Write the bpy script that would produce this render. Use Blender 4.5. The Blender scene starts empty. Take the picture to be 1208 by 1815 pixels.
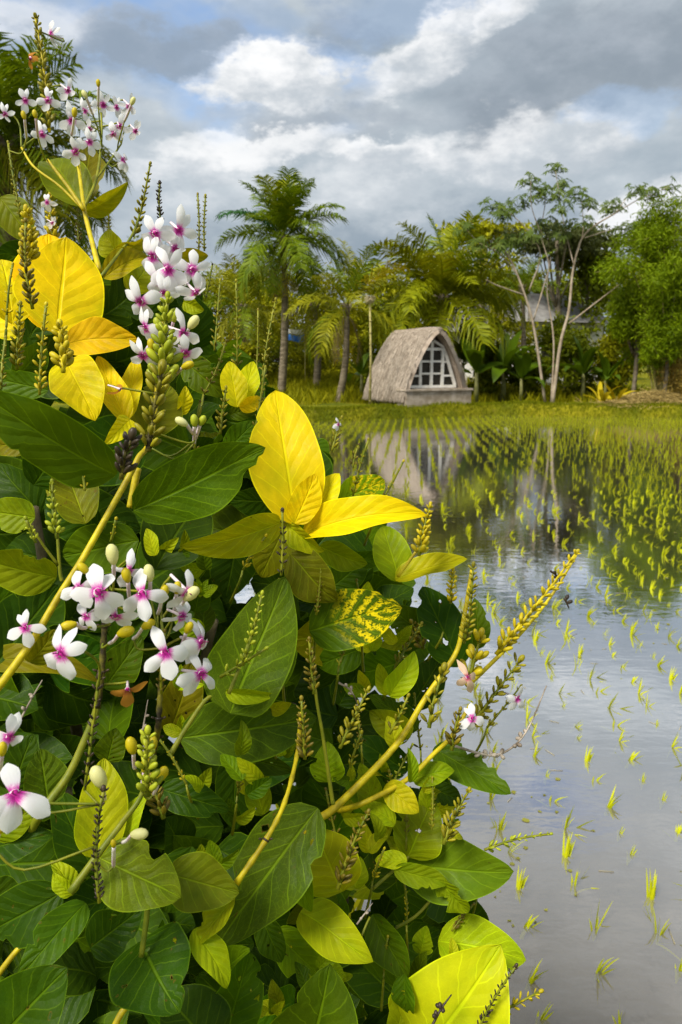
import bpy, math, random
import numpy as np
from mathutils import Vector, Matrix

random.seed(7)
RNG = np.random.default_rng(11)
SC = bpy.context.scene
COL = SC.collection
R = math.radians

# ------------------------------------------------------------------ camera
FPX = 1310.0                      # focal length in pixels of the 1208 px wide photograph
CAMZ = 1.9                        # eye height above the paddy water
PITCH = math.atan(267.5 / FPX)
CAM = Vector((0, 0, CAMZ))
FW = Vector((0, math.cos(PITCH), -math.sin(PITCH)))
UP = Vector((0, math.sin(PITCH), math.cos(PITCH)))
RT = Vector((1, 0, 0))
cam = bpy.data.cameras.new('camera')
cam_o = bpy.data.objects.new('camera', cam)
COL.objects.link(cam_o)
cam_o.location = CAM
cam_o.rotation_euler = (math.pi / 2 - PITCH, 0, 0)
cam.sensor_fit = 'HORIZONTAL'
cam.sensor_width = 36
cam.lens = 36 * FPX / 1208
cam.clip_start = 0.02
cam.clip_end = 3000
cam.dof.use_dof = True
cam.dof.focus_distance = 0.58
cam.dof.aperture_fstop = 30.0
SC.camera = cam_o

# ------------------------------------------------------------------ node helpers
class NT:
    """tiny helper that writes shader graphs as expressions"""
    def __init__(self, tree):
        self.t = tree
        self.n = tree.nodes
        self.l = tree.links
    def node(self, kind, **kw):
        nd = self.n.new(kind)
        for k, v in kw.items():
            setattr(nd, k, v)
        return nd
    def put(self, sock, v):
        if v is None:
            return
        if isinstance(v, bpy.types.NodeSocket):
            self.l.new(v, sock)
        else:
            try:
                sock.default_value = v
            except Exception:
                sock.default_value = (*v, 1.0)
    def m(self, op, a, b=None, c=None, clamp=False):
        nd = self.node('ShaderNodeMath', operation=op, use_clamp=clamp)
        for i, v in enumerate((a, b, c)):
            self.put(nd.inputs[i], v)
        return nd.outputs[0]
    def add(self, a, b): return self.m('ADD', a, b)
    def sub(self, a, b): return self.m('SUBTRACT', a, b)
    def mul(self, a, b): return self.m('MULTIPLY', a, b)
    def step(self, x, lo, hi):
        nd = self.node('ShaderNodeMapRange', interpolation_type='SMOOTHSTEP', clamp=True)
        self.put(nd.inputs['Value'], x)
        if isinstance(lo, (int, float)) and isinstance(hi, (int, float)) and lo > hi:
            nd.inputs['From Min'].default_value = hi; nd.inputs['From Max'].default_value = lo
            nd.inputs['To Min'].default_value = 1; nd.inputs['To Max'].default_value = 0
        else:
            self.put(nd.inputs['From Min'], lo); self.put(nd.inputs['From Max'], hi)
        return nd.outputs['Result']
    def rng(self, x, a, b, c, d):
        nd = self.node('ShaderNodeMapRange', clamp=True)
        for k, v in zip(('Value', 'From Min', 'From Max', 'To Min', 'To Max'), (x, a, b, c, d)):
            self.put(nd.inputs[k], v)
        return nd.outputs['Result']
    def vm(self, op, a, b=None, s=None):
        nd = self.node('ShaderNodeVectorMath', operation=op)
        self.put(nd.inputs[0], a); self.put(nd.inputs[1], b)
        if s is not None: self.put(nd.inputs['Scale'], s)
        return nd.outputs['Value'] if op in ('DOT_PRODUCT', 'LENGTH', 'DISTANCE') else nd.outputs[0]
    def noise(self, vec, scale, detail=4, rough=0.55, dist=0.0):
        nd = self.node('ShaderNodeTexNoise')
        self.put(nd.inputs['Vector'], vec)
        nd.inputs['Scale'].default_value = scale
        nd.inputs['Detail'].default_value = detail
        nd.inputs['Roughness'].default_value = rough
        nd.inputs['Distortion'].default_value = dist
        return nd.outputs['Fac']
    def voro(self, vec, scale, feature='DISTANCE_TO_EDGE'):
        nd = self.node('ShaderNodeTexVoronoi', feature=feature)
        self.put(nd.inputs['Vector'], vec)
        nd.inputs['Scale'].default_value = scale
        return nd.outputs['Distance']
    def mix(self, f, a, b, blend='MIX'):
        nd = self.node('ShaderNodeMix', data_type='RGBA', blend_type=blend)
        self.put(nd.inputs['Factor'], f)
        self.put(nd.inputs[6], a); self.put(nd.inputs[7], b)
        return nd.outputs[2]
    def xyz(self, v):
        nd = self.node('ShaderNodeSeparateXYZ'); self.put(nd.inputs[0], v)
        return nd.outputs
    def cxyz(self, x, y, z):
        nd = self.node('ShaderNodeCombineXYZ')
        for i, v in enumerate((x, y, z)): self.put(nd.inputs[i], v)
        return nd.outputs[0]
    def coord(self, which):
        return self.node('ShaderNodeTexCoord').outputs[which]
    def bump(self, h, strength=0.3, dist=0.01):
        nd = self.node('ShaderNodeBump')
        nd.inputs['Strength'].default_value = strength
        nd.inputs['Distance'].default_value = dist
        self.put(nd.inputs['Height'], h)
        return nd.outputs[0]

def rgb(c): return (c[0], c[1], c[2], 1.0)

# ------------------------------------------------------------------ world: broken cloud over blue sky
SUN_TO = Vector((-0.55, -0.60, 1.0)).normalized()     # direction towards the sun
world = bpy.data.worlds.new('World')
SC.world = world
world.use_nodes = True
g = NT(world.node_tree)
g.n.clear()
sky = g.node('ShaderNodeTexSky', sky_type='NISHITA')
sky.sun_disc = False
sky.sun_elevation = math.asin(SUN_TO.z)
sky.sun_rotation = math.atan2(SUN_TO.x, SUN_TO.y)
sky.air_density = 1.0; sky.dust_density = 1.5; sky.ozone_density = 1.5
dirv = g.vm('NORMALIZE', g.coord('Generated'))
sx, sy, sz = g.xyz(dirv)
pv = g.cxyz(sx, sy, g.mul(sz, 1.9))                    # low clouds look flattened
fine = g.noise(pv, 15.0, 8, 0.60)
mid_n = g.noise(pv, 6.0, 6, 0.55)
big_n = g.noise(g.vm('ADD', pv, (3.1, 1.7, 0.4)), 2.6, 5, 0.52)
wx = g.mul(g.sub(g.noise(pv, 9.0, 7, 0.58), 0.5), 0.22)
wz = g.mul(g.sub(g.noise(g.vm('ADD', pv, (7.3, 2.1, 5.5)), 11.0, 7, 0.60), 0.5), 0.11)
front = g.m('GREATER_THAN', sy, 0.15)
# overall veil of blue grey cloud, thinner in places
veil = g.mix(g.step(mid_n, 0.36, 0.66), (0.34, 0.40, 0.455, 1), (0.53, 0.58, 0.62, 1))
veil = g.mix(g.mul(g.step(g.add(g.mul(fine, .4), g.mul(mid_n, .6)), 0.53, 0.66), 0.8), veil, (0.70, 0.72, 0.74, 1))
ccol = veil
cover = g.step(big_n, 0.29, 0.45)
def bank(px, py, rx, ry, lit, dark, op=1.0, soft=0.5, tilt=0.0, shine=0.0, warp=1.0):
    """one bank of cloud: lit from the upper left, flat grey base, ragged rim"""
    global ccol, cover
    d = (FW + RT * ((px - 604) / FPX) + UP * ((907.5 - py) / FPX)).normalized()
    qx = g.sub(g.add(sx, g.mul(wx, warp)), d.x); qz = g.sub(g.add(sz, g.mul(wz, warp)), d.z)
    ct, st = math.cos(tilt), math.sin(tilt)
    ex = g.m('DIVIDE', g.add(g.mul(qx, ct), g.mul(qz, st)), rx / FPX)
    ez = g.m('DIVIDE', g.sub(g.mul(qz, ct), g.mul(qx, st)), ry / FPX)
    r = g.m('SQRT', g.add(g.mul(ex, ex), g.mul(ez, ez)))
    mk = g.mul(g.mul(g.step(r, 1.0, 1.0 - soft), op), front)
    li = g.step(g.add(g.add(g.mul(ex, -0.35), g.mul(ez, 0.75)), g.add(g.mul(g.sub(fine, 0.5), 3.6), g.add(g.mul(g.sub(mid_n, .5), 1.6), shine))), -0.6, 0.95)
    ccol = g.mix(mk, ccol, g.mix(li, rgb(dark), rgb(lit)))
    cover = g.m('MAXIMUM', cover, mk)
def gap(px, py, rx, ry, amp):
    """a hole where blue sky shows"""
    global cover
    d = (FW + RT * ((px - 604) / FPX) + UP * ((907.5 - py) / FPX)).normalized()
    ex = g.m('DIVIDE', g.sub(g.add(sx, wx), d.x), rx / FPX); ez = g.m('DIVIDE', g.sub(g.add(sz, g.mul(wz, .7)), d.z), ry / FPX)
    cover = g.m('SUBTRACT', cover, g.mul(g.mul(g.step(g.add(g.mul(ex, ex), g.mul(ez, ez)), 1.0, 0.2), amp), front), clamp=True)
W1 = (0.84, 0.845, 0.85); W2 = (0.72, 0.74, 0.76); G0 = (0.46, 0.505, 0.55); G1 = (0.33, 0.375, 0.43); G2 = (0.235, 0.28, 0.33)
bank(700, 420, 620, 110, G0, (0.24, 0.30, 0.36), .75, .8)
bank(200, 75, 330, 62, G1, G2, .85, .7)
bank(30, 25, 120, 50, W1, W2, .8, .8)
bank(560, 205, 330, 50, G0, G1, .8, .7)
gap(440, 26, 130, 34, .28); gap(730, 18, 150, 40, .30); gap(310, 172, 75, 40, .24); gap(1125, 200, 75, 36, .26)
bank(770, 85, 180, 46, W1, G0, .95, .5, .32, .2)
bank(500, 135, 155, 54, W1, G0, 1.0, .42, .12, .40)
bank(620, 40, 60, 45, G1, G2, .7, .7)
bank(1060, 105, 300, 112, G1, G2, .9, .7, .12, .0)
bank(905, 20, 90, 34, W1, G0, .9, .4, .6, .3)
bank(930, 215, 150, 40, G1, G2, .85, .7)
bank(470, 258, 170, 30, W1, G0, .85, .5, .05, .25)
bank(330, 300, 120, 24, W2, G0, .7, .6)
bank(820, 310, 130, 24, W1, G0, .7, .6, .0, .2)
bank(930, 262, 190, 52, W1, G0, .8, .5, .05, .05)
bank(700, 282, 130, 30, W1, G0, .9, .5, -.05, .45)
bank(640, 330, 180, 36, W2, G0, .6, .7)
bank(1130, 400, 130, 60, W1, W2, .9, .6, .1, .3)
class _R: outputs = [ccol]
ramp = _R; mask = cover
bg1 = g.node('ShaderNodeBackground'); bg1.inputs['Strength'].default_value = 0.13
g.put(bg1.inputs['Color'], sky.outputs[0])
bg2 = g.node('ShaderNodeBackground'); bg2.inputs['Strength'].default_value = 0.72
g.put(bg2.inputs['Color'], ramp.outputs[0])
mx = g.node('ShaderNodeMixShader')
g.put(mx.inputs[0], mask); g.l.new(bg1.outputs[0], mx.inputs[1]); g.l.new(bg2.outputs[0], mx.inputs[2])
wo = g.node('ShaderNodeOutputWorld')
g.l.new(mx.outputs[0], wo.inputs[0])
world.cycles.sampling_method = 'MANUAL'
world.cycles.sample_map_resolution = 512

# ------------------------------------------------------------------ sun, exposure
sun = bpy.data.lights.new('sun', 'SUN')
sun.energy = 3.3
sun.angle = R(22)
sun.color = (1.0, 0.95, 0.86)
sun_o = bpy.data.objects.new('sun', sun)
COL.objects.link(sun_o)
sun_o.rotation_euler = SUN_TO.to_track_quat('Z', 'Y').to_euler()
SC.view_settings.view_transform = 'Standard'
SC.view_settings.look = 'None'
SC.view_settings.exposure = 0.74
SC.view_settings.gamma = 1.0
SC.view_settings.use_curve_mapping = False
SC.cycles.max_bounces = 6
SC.cycles.diffuse_bounces = 2
SC.cycles.transmission_bounces = 4
SC.cycles.transparent_max_bounces = 12
SC.cycles.caustics_reflective = False
SC.cycles.caustics_refractive = False
SC.cycles.use_denoising = True
SC.cycles.use_adaptive_sampling = True
SC.cycles.adaptive_threshold = 0.02

# ------------------------------------------------------------------ placing helpers
def P(x, y, d):
    """point seen at photograph pixel (x, y), d metres in front of the lens"""
    return CAM + (FW + RT * ((x - 604) / FPX) + UP * ((907.5 - y) / FPX)) * d
def BG(x, y, Y):
    """point seen at pixel (x, y) that stands Y metres away over the ground"""
    v = FW + RT * ((x - 604) / FPX) + UP * ((907.5 - y) / FPX)
    return CAM + v * (Y / v.y)
def ease(a, b, x):
    t = np.clip((x - a) / (b - a), 0, 1)
    return t * t * (3 - 2 * t)
def edge_far(x):
    return np.interp(x, [-12, -4, 0, 5.5, 11, 16], [21.3, 22.3, 23.7, 26.3, 25.3, 25.0])
def hgt(x, y):
    """height of the land round the flooded paddy"""
    x = np.asarray(x, float); y = np.asarray(y, float)
    far = ease(0, 0.55, y - edge_far(x))
    near = 1 - ease(1.0, 1.5, y - 1.1 * (1 - ease(-.15, .45, x)))
    left = 1 - ease(-2.3, -1.8, x)
    right = ease(15.0, 15.6, x)
    bank = np.maximum.reduce([far, near, left, right])
    z = -0.35 + bank * 0.65
    crest = np.exp(-((y - edge_far(x) - 0.6) / 0.35) ** 2) * 0.09
    rise = ease(29, 50, y) * (1.15 - 0.35 * ease(-2, 8, x)) * far
    lump = 0.05 * np.sin(x * 2.1 + y * .6) * np.sin(y * 1.7 - x * .5)
    return z + (crest + rise + lump * bank)
def gz(x, y): return float(hgt(x, y))

# ------------------------------------------------------------------ object helpers
def mesh_from(name, V, F, mats=(), smooth=True, uv=None, mat_idx=None):
    me = bpy.data.meshes.new(name)
    V = np.asarray(V, dtype=np.float32)
    if isinstance(F, np.ndarray):
        nf, k = F.shape
        me.vertices.add(len(V)); me.vertices.foreach_set('co', V.ravel())
        me.loops.add(nf * k); me.loops.foreach_set('vertex_index', F.astype(np.int32).ravel())
        me.polygons.add(nf)
        me.polygons.foreach_set('loop_start', np.arange(0, nf * k, k, dtype=np.int32))
        me.update(calc_edges=True)
        me.validate()
    else:
        me.from_pydata([tuple(v) for v in V.tolist()], [], F)
        me.update()
    for m_ in mats: me.materials.append(m_)
    if smooth: me.polygons.foreach_set('use_smooth', np.ones(len(me.polygons), dtype=bool))
    if mat_idx is not None: me.polygons.foreach_set('material_index', np.asarray(mat_idx, dtype=np.int32))
    if uv is not None:
        lay = me.uv_layers.new(name='UVMap')
        vi = np.empty(len(me.loops), dtype=np.int32); me.loops.foreach_get('vertex_index', vi)
        lay.data.foreach_set('uv', np.asarray(uv, dtype=np.float32)[vi].ravel())
    return me
def obj(name, me, parent=None, loc=None):
    o = bpy.data.objects.new(name, me)
    COL.objects.link(o)
    if parent is not None: o.parent = parent
    if loc is not None: o.location = loc
    return o
def empty(name, loc=(0, 0, 0)):
    o = bpy.data.objects.new(name, None); COL.objects.link(o); o.location = loc
    o.empty_display_size = 0.1
    return o
def tag(o, label=None, cat=None, group=None, kind=None):
    if label: o['label'] = label
    if cat: o['category'] = cat
    if group: o['group'] = group
    if kind: o['kind'] = kind
    return o

class MB:
    """collects pieces of one mesh"""
    def __init__(s): s.V = []; s.F = []; s.M = []; s.U = []; s.n = 0
    def add(s, V, F, m=0, uv=None):
        V = [tuple(v) for v in V]
        s.V += V; s.F += [tuple(i + s.n for i in f) for f in F]; s.M += [m] * len(F)
        s.U += list(uv) if uv is not None else [(0.5, 0.5)] * len(V)
        s.n += len(V)
    def tube(s, pts, rad, seg=7, m=0, cap=True):
        pts = [Vector(p) for p in pts]
        if not hasattr(rad, '__len__'): rad = [rad] * len(pts)
        V = []; F = []; U = []
        up = Vector((0.13, 0.31, 0.94))
        L = 0
        for i, p in enumerate(pts):
            t = (pts[min(i + 1, len(pts) - 1)] - pts[max(i - 1, 0)]).normalized()
            if i: L += (p - pts[i - 1]).length
            a = t.cross(up)
            if a.length < 1e-3: a = t.cross(Vector((1, 0, 0)))
            a.normalize(); b = t.cross(a)
            for k in range(seg):
                an = 2 * math.pi * k / seg
                V.append(p + (a * math.cos(an) + b * math.sin(an)) * rad[i]); U.append((k / seg, L))
        for i in range(len(pts) - 1):
            for k in range(seg):
                k2 = (k + 1) % seg
                F.append((i * seg + k, i * seg + k2, (i + 1) * seg + k2, (i + 1) * seg + k))
        if cap:
            F.append(tuple(range(seg))[::-1]); F.append(tuple((len(pts) - 1) * seg + k for k in range(seg)))
        s.add(V, F, m, U)
    def bud(s, p, d, L, rad, m=0, seg=6):
        """pointed ellipsoid from p along d"""
        d = Vector(d).normalized(); p = Vector(p)
        a = d.cross(Vector((0.2, 0.3, 0.9)));
        if a.length < 1e-3: a = Vector((1, 0, 0))
        a.normalize(); b = d.cross(a)
        V = [p]; F = []
        rings = ((0.08, 0.45), (0.32, 0.85), (0.60, 1.0), (0.84, 0.78), (0.96, 0.4))
        for t, r in rings:
            for k in range(seg):
                an = 2 * math.pi * k / seg
                V.append(p + d * (L * t) + (a * math.cos(an) + b * math.sin(an)) * (rad * r))
        V.append(p + d * L)
        n = len(rings)
        for k in range(seg):
            k2 = (k + 1) % seg
            F.append((0, 1 + k2, 1 + k))
            for i in range(n - 1):
                F.append((1 + i * seg + k, 1 + i * seg + k2, 1 + (i + 1) * seg + k2, 1 + (i + 1) * seg + k))
            F.append((1 + (n - 1) * seg + k, 1 + (n - 1) * seg + k2, 1 + n * seg))
        s.add(V, F, m)
    def box(s, c, ax, ay, az, m=0):
        """box from centre and three half-axis vectors"""
        c = Vector(c); ax = Vector(ax); ay = Vector(ay); az = Vector(az)
        V = [c + ax * i + ay * j + az * k for i in (-1, 1) for j in (-1, 1) for k in (-1, 1)]
        F = [(0, 1, 3, 2), (4, 6, 7, 5), (0, 4, 5, 1), (2, 3, 7, 6), (0, 2, 6, 4), (1, 5, 7, 3)]
        s.add(V, F, m)
    def mesh(s, name, mats, smooth=True):
        return mesh_from(name, s.V, s.F, mats, smooth, s.U, s.M)
    def build(s, name, mats, parent=None, smooth=True):
        return obj(name, s.mesh(name, mats if isinstance(mats, (list, tuple)) else [mats], smooth), parent)

def smooth_path(pts, n=6):
    """Catmull-Rom through points"""
    pts = [Vector(p) for p in pts]
    if len(pts) < 3: 
        return [pts[0].lerp(pts[-1], i / n) for i in range(n + 1)]
    q = [pts[0] * 2 - pts[1]] + pts + [pts[-1] * 2 - pts[-2]]
    out = []
    for i in range(1, len(q) - 2):
        a, b, c, d = q[i - 1:i + 3]
        for k in range(n):
            t = k / n
            out.append(0.5 * ((2 * b) + (c - a) * t + (2 * a - 5 * b + 4 * c - d) * t * t + (3 * b - a - 3 * c + d) * t ** 3))
    out.append(pts[-1])
    return out

# ------------------------------------------------------------------ materials
def new_mat(name):
    m = bpy.data.materials.new(name); m.use_nodes = True
    t = NT(m.node_tree); t.n.clear()
    out = t.node('ShaderNodeOutputMaterial')
    return m, t, out
def principled(t, out, col, rough=0.6, spec=0.3, normal=None):
    p = t.node('ShaderNodeBsdfPrincipled')
    t.put(p.inputs['Base Color'], col if isinstance(col, bpy.types.NodeSocket) else rgb(col))
    t.put(p.inputs['Roughness'], rough)
    t.put(p.inputs['Specular IOR Level'], spec)
    if normal is not None: t.l.new(normal, p.inputs['Normal'])
    if out is not None: t.l.new(p.outputs[0], out.inputs[0])
    return p
def leaf_shader(t, out, col, rough, spec, normal=None, trans=0.3, tcol=None):
    p = principled(t, None, col, rough, spec, normal)
    tr = t.node('ShaderNodeBsdfTranslucent')
    t.put(tr.inputs['Color'], tcol if tcol is not None else col)
    mxs = t.node('ShaderNodeMixShader')
    mxs.inputs[0].default_value = trans
    t.l.new(p.outputs[0], mxs.inputs[1]); t.l.new(tr.outputs[0], mxs.inputs[2])
    t.l.new(mxs.outputs[0], out.inputs[0])

def mat_leaf(name, mottle=False):
    """broad shrub leaf: midrib, side veins and net veins follow the blade's own UVs; the object colour is the leaf's colour"""
    m, t, out = new_mat(name)
    u, v, _ = t.xyz(t.coord('UV'))
    s = t.sub(t.mul(u, 2), 1)
    a = t.m('ABSOLUTE', s)
    info = t.node('ShaderNodeObjectInfo')
    va = t.node('ShaderNodeAttribute', attribute_type='OBJECT', attribute_name='vein')
    vein = va.outputs['Fac']
    rnd = info.outputs['Random']
    pos = t.cxyz(t.add(s, t.mul(rnd, 17)), t.mul(v, 2.6), t.mul(rnd, 9))
    wob = t.mul(t.sub(t.noise(pos, 2.5, 2), 0.5), 0.06)
    mid = t.step(a, 0.055, 0.015)
    ph = t.add(t.add(t.mul(v, 6.2), t.mul(t.m('POWER', a, 0.8), -1.9)), t.mul(wob, 6))
    fr = t.m('ABSOLUTE', t.sub(t.m('FRACT', ph), 0.5))
    lat = t.mul(t.step(fr, 0.055, 0.012), t.step(a, 1.0, 0.75))
    net = t.mul(t.step(t.voro(pos, 9.0), 0.05, 0.01), 0.42)
    edge = t.step(a, 0.955, 0.985)
    veins = t.m('MAXIMUM', t.m('MAXIMUM', t.mul(mid, 1.0), t.mul(lat, 0.75)), t.mul(net, t.mul(vein, 0.9)))
    veins = t.mul(veins, t.add(0.30, t.mul(vein, 0.7)))
    veins = t.m('MAXIMUM', veins, t.mul(edge, 0.85))
    n1 = t.noise(pos, 1.6, 4, 0.6)
    n2 = t.noise(pos, 14, 3, 0.6)
    base = t.mix(1.0, info.outputs['Color'], t.mix(n1, (0.62, 0.68, 0.7, 1), (1.35, 1.3, 1.2, 1)), 'MULTIPLY')
    base = t.mix(t.mul(t.step(t.noise(pos, 0.9, 3, .6), .42, .70), .55), base, t.mix(1.0, base, (.70, .88, .8, 1), 'MULTIPLY'))
    base = t.mix(t.mul(t.step(n2, 0.62, 0.8), 0.35), base, t.mix(1.0, base, (1.6, 1.4, 1.0, 1), 'MULTIPLY'))
    pale = t.mix(1.0, base, (0.055, 0.075, 0.002, 1), 'ADD')
    pale = t.mix(1.0, pale, (1.35, 1.4, 1.0, 1), 'MULTIPLY')
    col = t.mix(veins, base, pale)
    if mottle:
        mk = t.mul(t.step(t.add(t.noise(pos, 3.0, 6, 0.78), t.mul(t.sub(fr, .25), .5)), 0.42, 0.56), t.step(t.add(v, t.mul(t.noise(pos, 2.0, 2), 0.35)), 0.42, 0.72))
        sp = t.step(t.noise(pos, 11, 2, 0.6), 0.40, 0.5)
        col = t.mix(t.mul(mk, sp), col, (0.78, 0.62, 0.005, 1))
    spot = t.step(t.noise(pos, 5.5, 2, 0.4), 0.765, 0.80)
    col = t.mix(t.mul(spot, 0.7), col, (0.07, 0.035, 0.008, 1))
    # quilted surface between the veins, and the ribs standing out
    quilt = t.m('ADD', t.mul(t.m('POWER', t.mul(fr, 2), 1.5), -0.55), t.mul(n1, 0.9))
    h = t.add(t.mul(quilt, t.step(a, 0.0, 0.12)), t.mul(mid, -0.8))
    nr = t.bump(h, 0.6, 0.0013)
    rg = t.rng(n2, 0.3, 0.7, 0.34, 0.58)
    ha = t.node('ShaderNodeAttribute', attribute_type='OBJECT', attribute_name='hole')
    hn = t.noise(pos, 3.0, 2, 0.45)
    hole = t.mul(t.m('GREATER_THAN', hn, 0.705), ha.outputs['Fac'])
    rim = t.mul(t.step(hn, 0.675, 0.705), ha.outputs['Fac'])
    col = t.mix(t.mul(rim, .8), col, (0.16, 0.09, 0.012, 1))
    leaf_shader(t, out, col, rg, 0.08, nr, 0.30, t.mix(1.0, col, (1.25, 1.15, 0.6, 1), 'MULTIPLY'))
    src = out.inputs[0].links[0].from_socket
    tp = t.node('ShaderNodeBsdfTransparent'); hm = t.node('ShaderNodeMixShader')
    t.l.new(hole, hm.inputs[0]); t.l.new(src, hm.inputs[1]); t.l.new(tp.outputs[0], hm.inputs[2]); t.l.new(hm.outputs[0], out.inputs[0])
    return m
M_LEAF = mat_leaf('shrub leaf')
M_MOTTLE = mat_leaf('mottled shrub leaf', True)

def mat_simple_leaf(name, c1, c2, rough=0.5, trans=0.3, spec=0.3, scale=3.0):
    spec *= .4; rough = min(1, rough + .1)
    """foliage whose colour varies leaf by leaf"""
    m, t, out = new_mat(name)
    ge = t.node('ShaderNodeNewGeometry')
    n = t.noise(t.coord('Object'), scale, 3)
    f = t.m('ADD', t.mul(ge.outputs['Random Per Island'], 0.6), t.mul(n, 0.5), clamp=True)
    col = t.mix(f, rgb(c1), rgb(c2))
    leaf_shader(t, out, col, rough, spec, None, trans, t.mix(1.0, col, (1.2, 1.15, 0.7, 1), 'MULTIPLY'))
    return m
def mat_noise(name, c1, c2, scale=8.0, rough=0.7, spec=0.25, bump=0.3, bdist=0.01, stretch=(1, 1, 1), coord='Object', detail=5, lo=0.3, hi=0.7):
    m, t, out = new_mat(name)
    v = t.vm('MULTIPLY', t.coord(coord), stretch)
    n = t.noise(v, scale, detail, 0.6)
    col = t.mix(t.step(n, lo, hi), rgb(c1), rgb(c2))
    principled(t, out, col, rough, spec, t.bump(n, bump, bdist))
    return m

M_STEM = mat_noise('yellow shrub stem', (0.30, 0.23, 0.005), (0.62, 0.50, 0.006), 75, 0.5, 0.3, 0.4, 0.002)
M_STEMG = mat_noise('green shrub stem', (0.11, 0.14, 0.006), (0.24, 0.24, 0.012), 60, 0.5, 0.3, 0.4, 0.002)
M_STEMD = mat_noise('dark spotted stem', (0.018, 0.012, 0.006), (0.17, 0.15, 0.012), 90, 0.6, 0.25, 0.5, 0.002, lo=.35, hi=.7)
M_WOOD = mat_noise('shrub wood', (0.07, 0.055, 0.03), (0.16, 0.13, 0.07), 40, 0.8, 0.2, 0.5, 0.004)
def mat_bud(name, c1, c2, trans=0.2):
    m, t, out = new_mat(name)
    ge = t.node('ShaderNodeNewGeometry')
    n = t.noise(t.coord('Object'), 140, 2)
    f = t.m('ADD', t.mul(ge.outputs['Random Per Island'], 0.7), t.mul(n, 0.4), clamp=True)
    col = t.mix(f, rgb(c1), rgb(c2))
    leaf_shader(t, out, col, 0.45, 0.3, None, trans)
    return m
M_BUD_Y = mat_bud('yellow buds', (0.34, 0.26, 0.006), (0.72, 0.58, 0.012))
M_BUD_O = mat_bud('olive buds', (0.09, 0.085, 0.006), (0.40, 0.35, 0.012))
M_BUD_L = mat_bud('lime buds', (0.22, 0.27, 0.010), (0.52, 0.56, 0.03))
M_BUD_D = mat_bud('dark husks', (0.014, 0.010, 0.010), (0.06, 0.042, 0.022), 0.05)
M_BUD_B = mat_bud('brown olive husks', (0.06, 0.045, 0.008), (0.26, 0.20, 0.012), 0.1)
M_BUD_W = mat_bud('pale opening buds', (0.62, 0.58, 0.10), (0.85, 0.83, 0.45), 0.25)

def mat_petal(name, white, pink, dark):
    m, t, out = new_mat(name)
    u, v, _ = t.xyz(t.coord('UV'))
    a = t.m('ABSOLUTE', t.sub(t.mul(u, 2), 1))
    info = t.node('ShaderNodeObjectInfo')
    pos = t.cxyz(t.mul(u, 6), t.mul(v, 3), t.mul(info.outputs['Random'], 20))
    n = t.noise(t.vm('MULTIPLY', pos, (2.2, .6, 1)), 2.2, 4, .65)
    r = t.add(v, t.mul(t.sub(n, 0.5), 0.42))
    col = t.mix(t.step(r, 0.36, 0.16), rgb(white), rgb(pink))
    col = t.mix(t.step(r, 0.22, 0.05), col, rgb(dark))
    soft = t.mul(t.step(r, 0.75, 0.2), 0.07)
    col = t.mix(soft, col, rgb(pink))
    streak = t.m('ABSOLUTE', t.sub(t.m('FRACT', t.mul(u, 5)), 0.5))
    nr = t.bump(t.add(t.mul(streak, .4), t.mul(n, 0.5)), 0.12, 0.001)
    leaf_shader(t, out, col, 0.65, 0.10, nr, 0.42)
    return m
M_PETAL = mat_petal('white petal with magenta throat', (0.88, 0.88, 0.88), (0.72, 0.10, 0.50), (0.42, 0.008, 0.22))
M_PETAL_OLD = mat_petal('withered petal', (0.55, 0.25, 0.035), (0.40, 0.13, 0.03), (0.18, 0.05, 0.02))
M_PETAL_PINK = mat_petal('fading pinkish petal', (0.78, 0.58, 0.42), (0.60, 0.18, 0.22), (0.36, 0.03, 0.08))
M_TUBE = mat_noise('flower tube', (0.62, 0.42, 0.52), (0.80, 0.76, 0.72), 80, 0.5, 0.3, 0.1, 0.001)
M_THROAT = mat_noise('flower throat', (0.30, 0.004, 0.14), (0.55, 0.02, 0.30), 200, 0.5, 0.3, 0.1, 0.001)
M_STAMEN = mat_noise('stamens', (0.10, 0.02, 0.06), (0.22, 0.05, 0.10), 200, 0.6, 0.2, 0.1, 0.001)

# ================================================================== THE SETTING
def grid_lines(segs):
    out = []
    for a, b, n in segs: out += list(np.linspace(a, b, n, endpoint=False))
    return np.array(out + [segs[-1][1]])
def sheet(name, xs, ys, zf, mat):
    X, Y = np.meshgrid(xs, ys)
    Z = zf(X, Y)
    V = np.stack([X.ravel(), Y.ravel(), Z.ravel()], 1)
    nx, ny = len(xs), len(ys)
    i = np.arange(nx * ny).reshape(ny, nx)
    F = np.stack([i[:-1, :-1].ravel(), i[:-1, 1:].ravel(), i[1:, 1:].ravel(), i[1:, :-1].ravel()], 1)
    return obj(name, mesh_from(name, V, F, [mat]))

def mat_ground():
    m, t, out = new_mat('grassy earth')
    p = t.coord('Object')
    n1 = t.noise(p, 0.7, 5, 0.6); n2 = t.noise(p, 9, 5, 0.65)
    col = t.mix(t.step(n1, 0.35, 0.65), (0.085, 0.105, 0.004, 1), (0.24, 0.22, 0.008, 1))
    col = t.mix(t.mul(t.step(n2, 0.5, 0.75), 0.6), col, (0.09, 0.065, 0.022, 1))
    principled(t, out, col, 0.9, 0.1, t.bump(n2, 0.7, 0.06))
    return m
ground = sheet('ground', grid_lines([(-400, -30, 14), (-30, -6, 24), (-6, 16, 110), (16, 40, 20), (40, 400, 14)]),
               grid_lines([(-12, -1, 11), (-1, 2.5, 30), (2.5, 19, 20), (19, 29, 90), (29, 60, 40), (60, 900, 24)]), hgt, mat_ground())
tag(ground, kind='structure')

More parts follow.
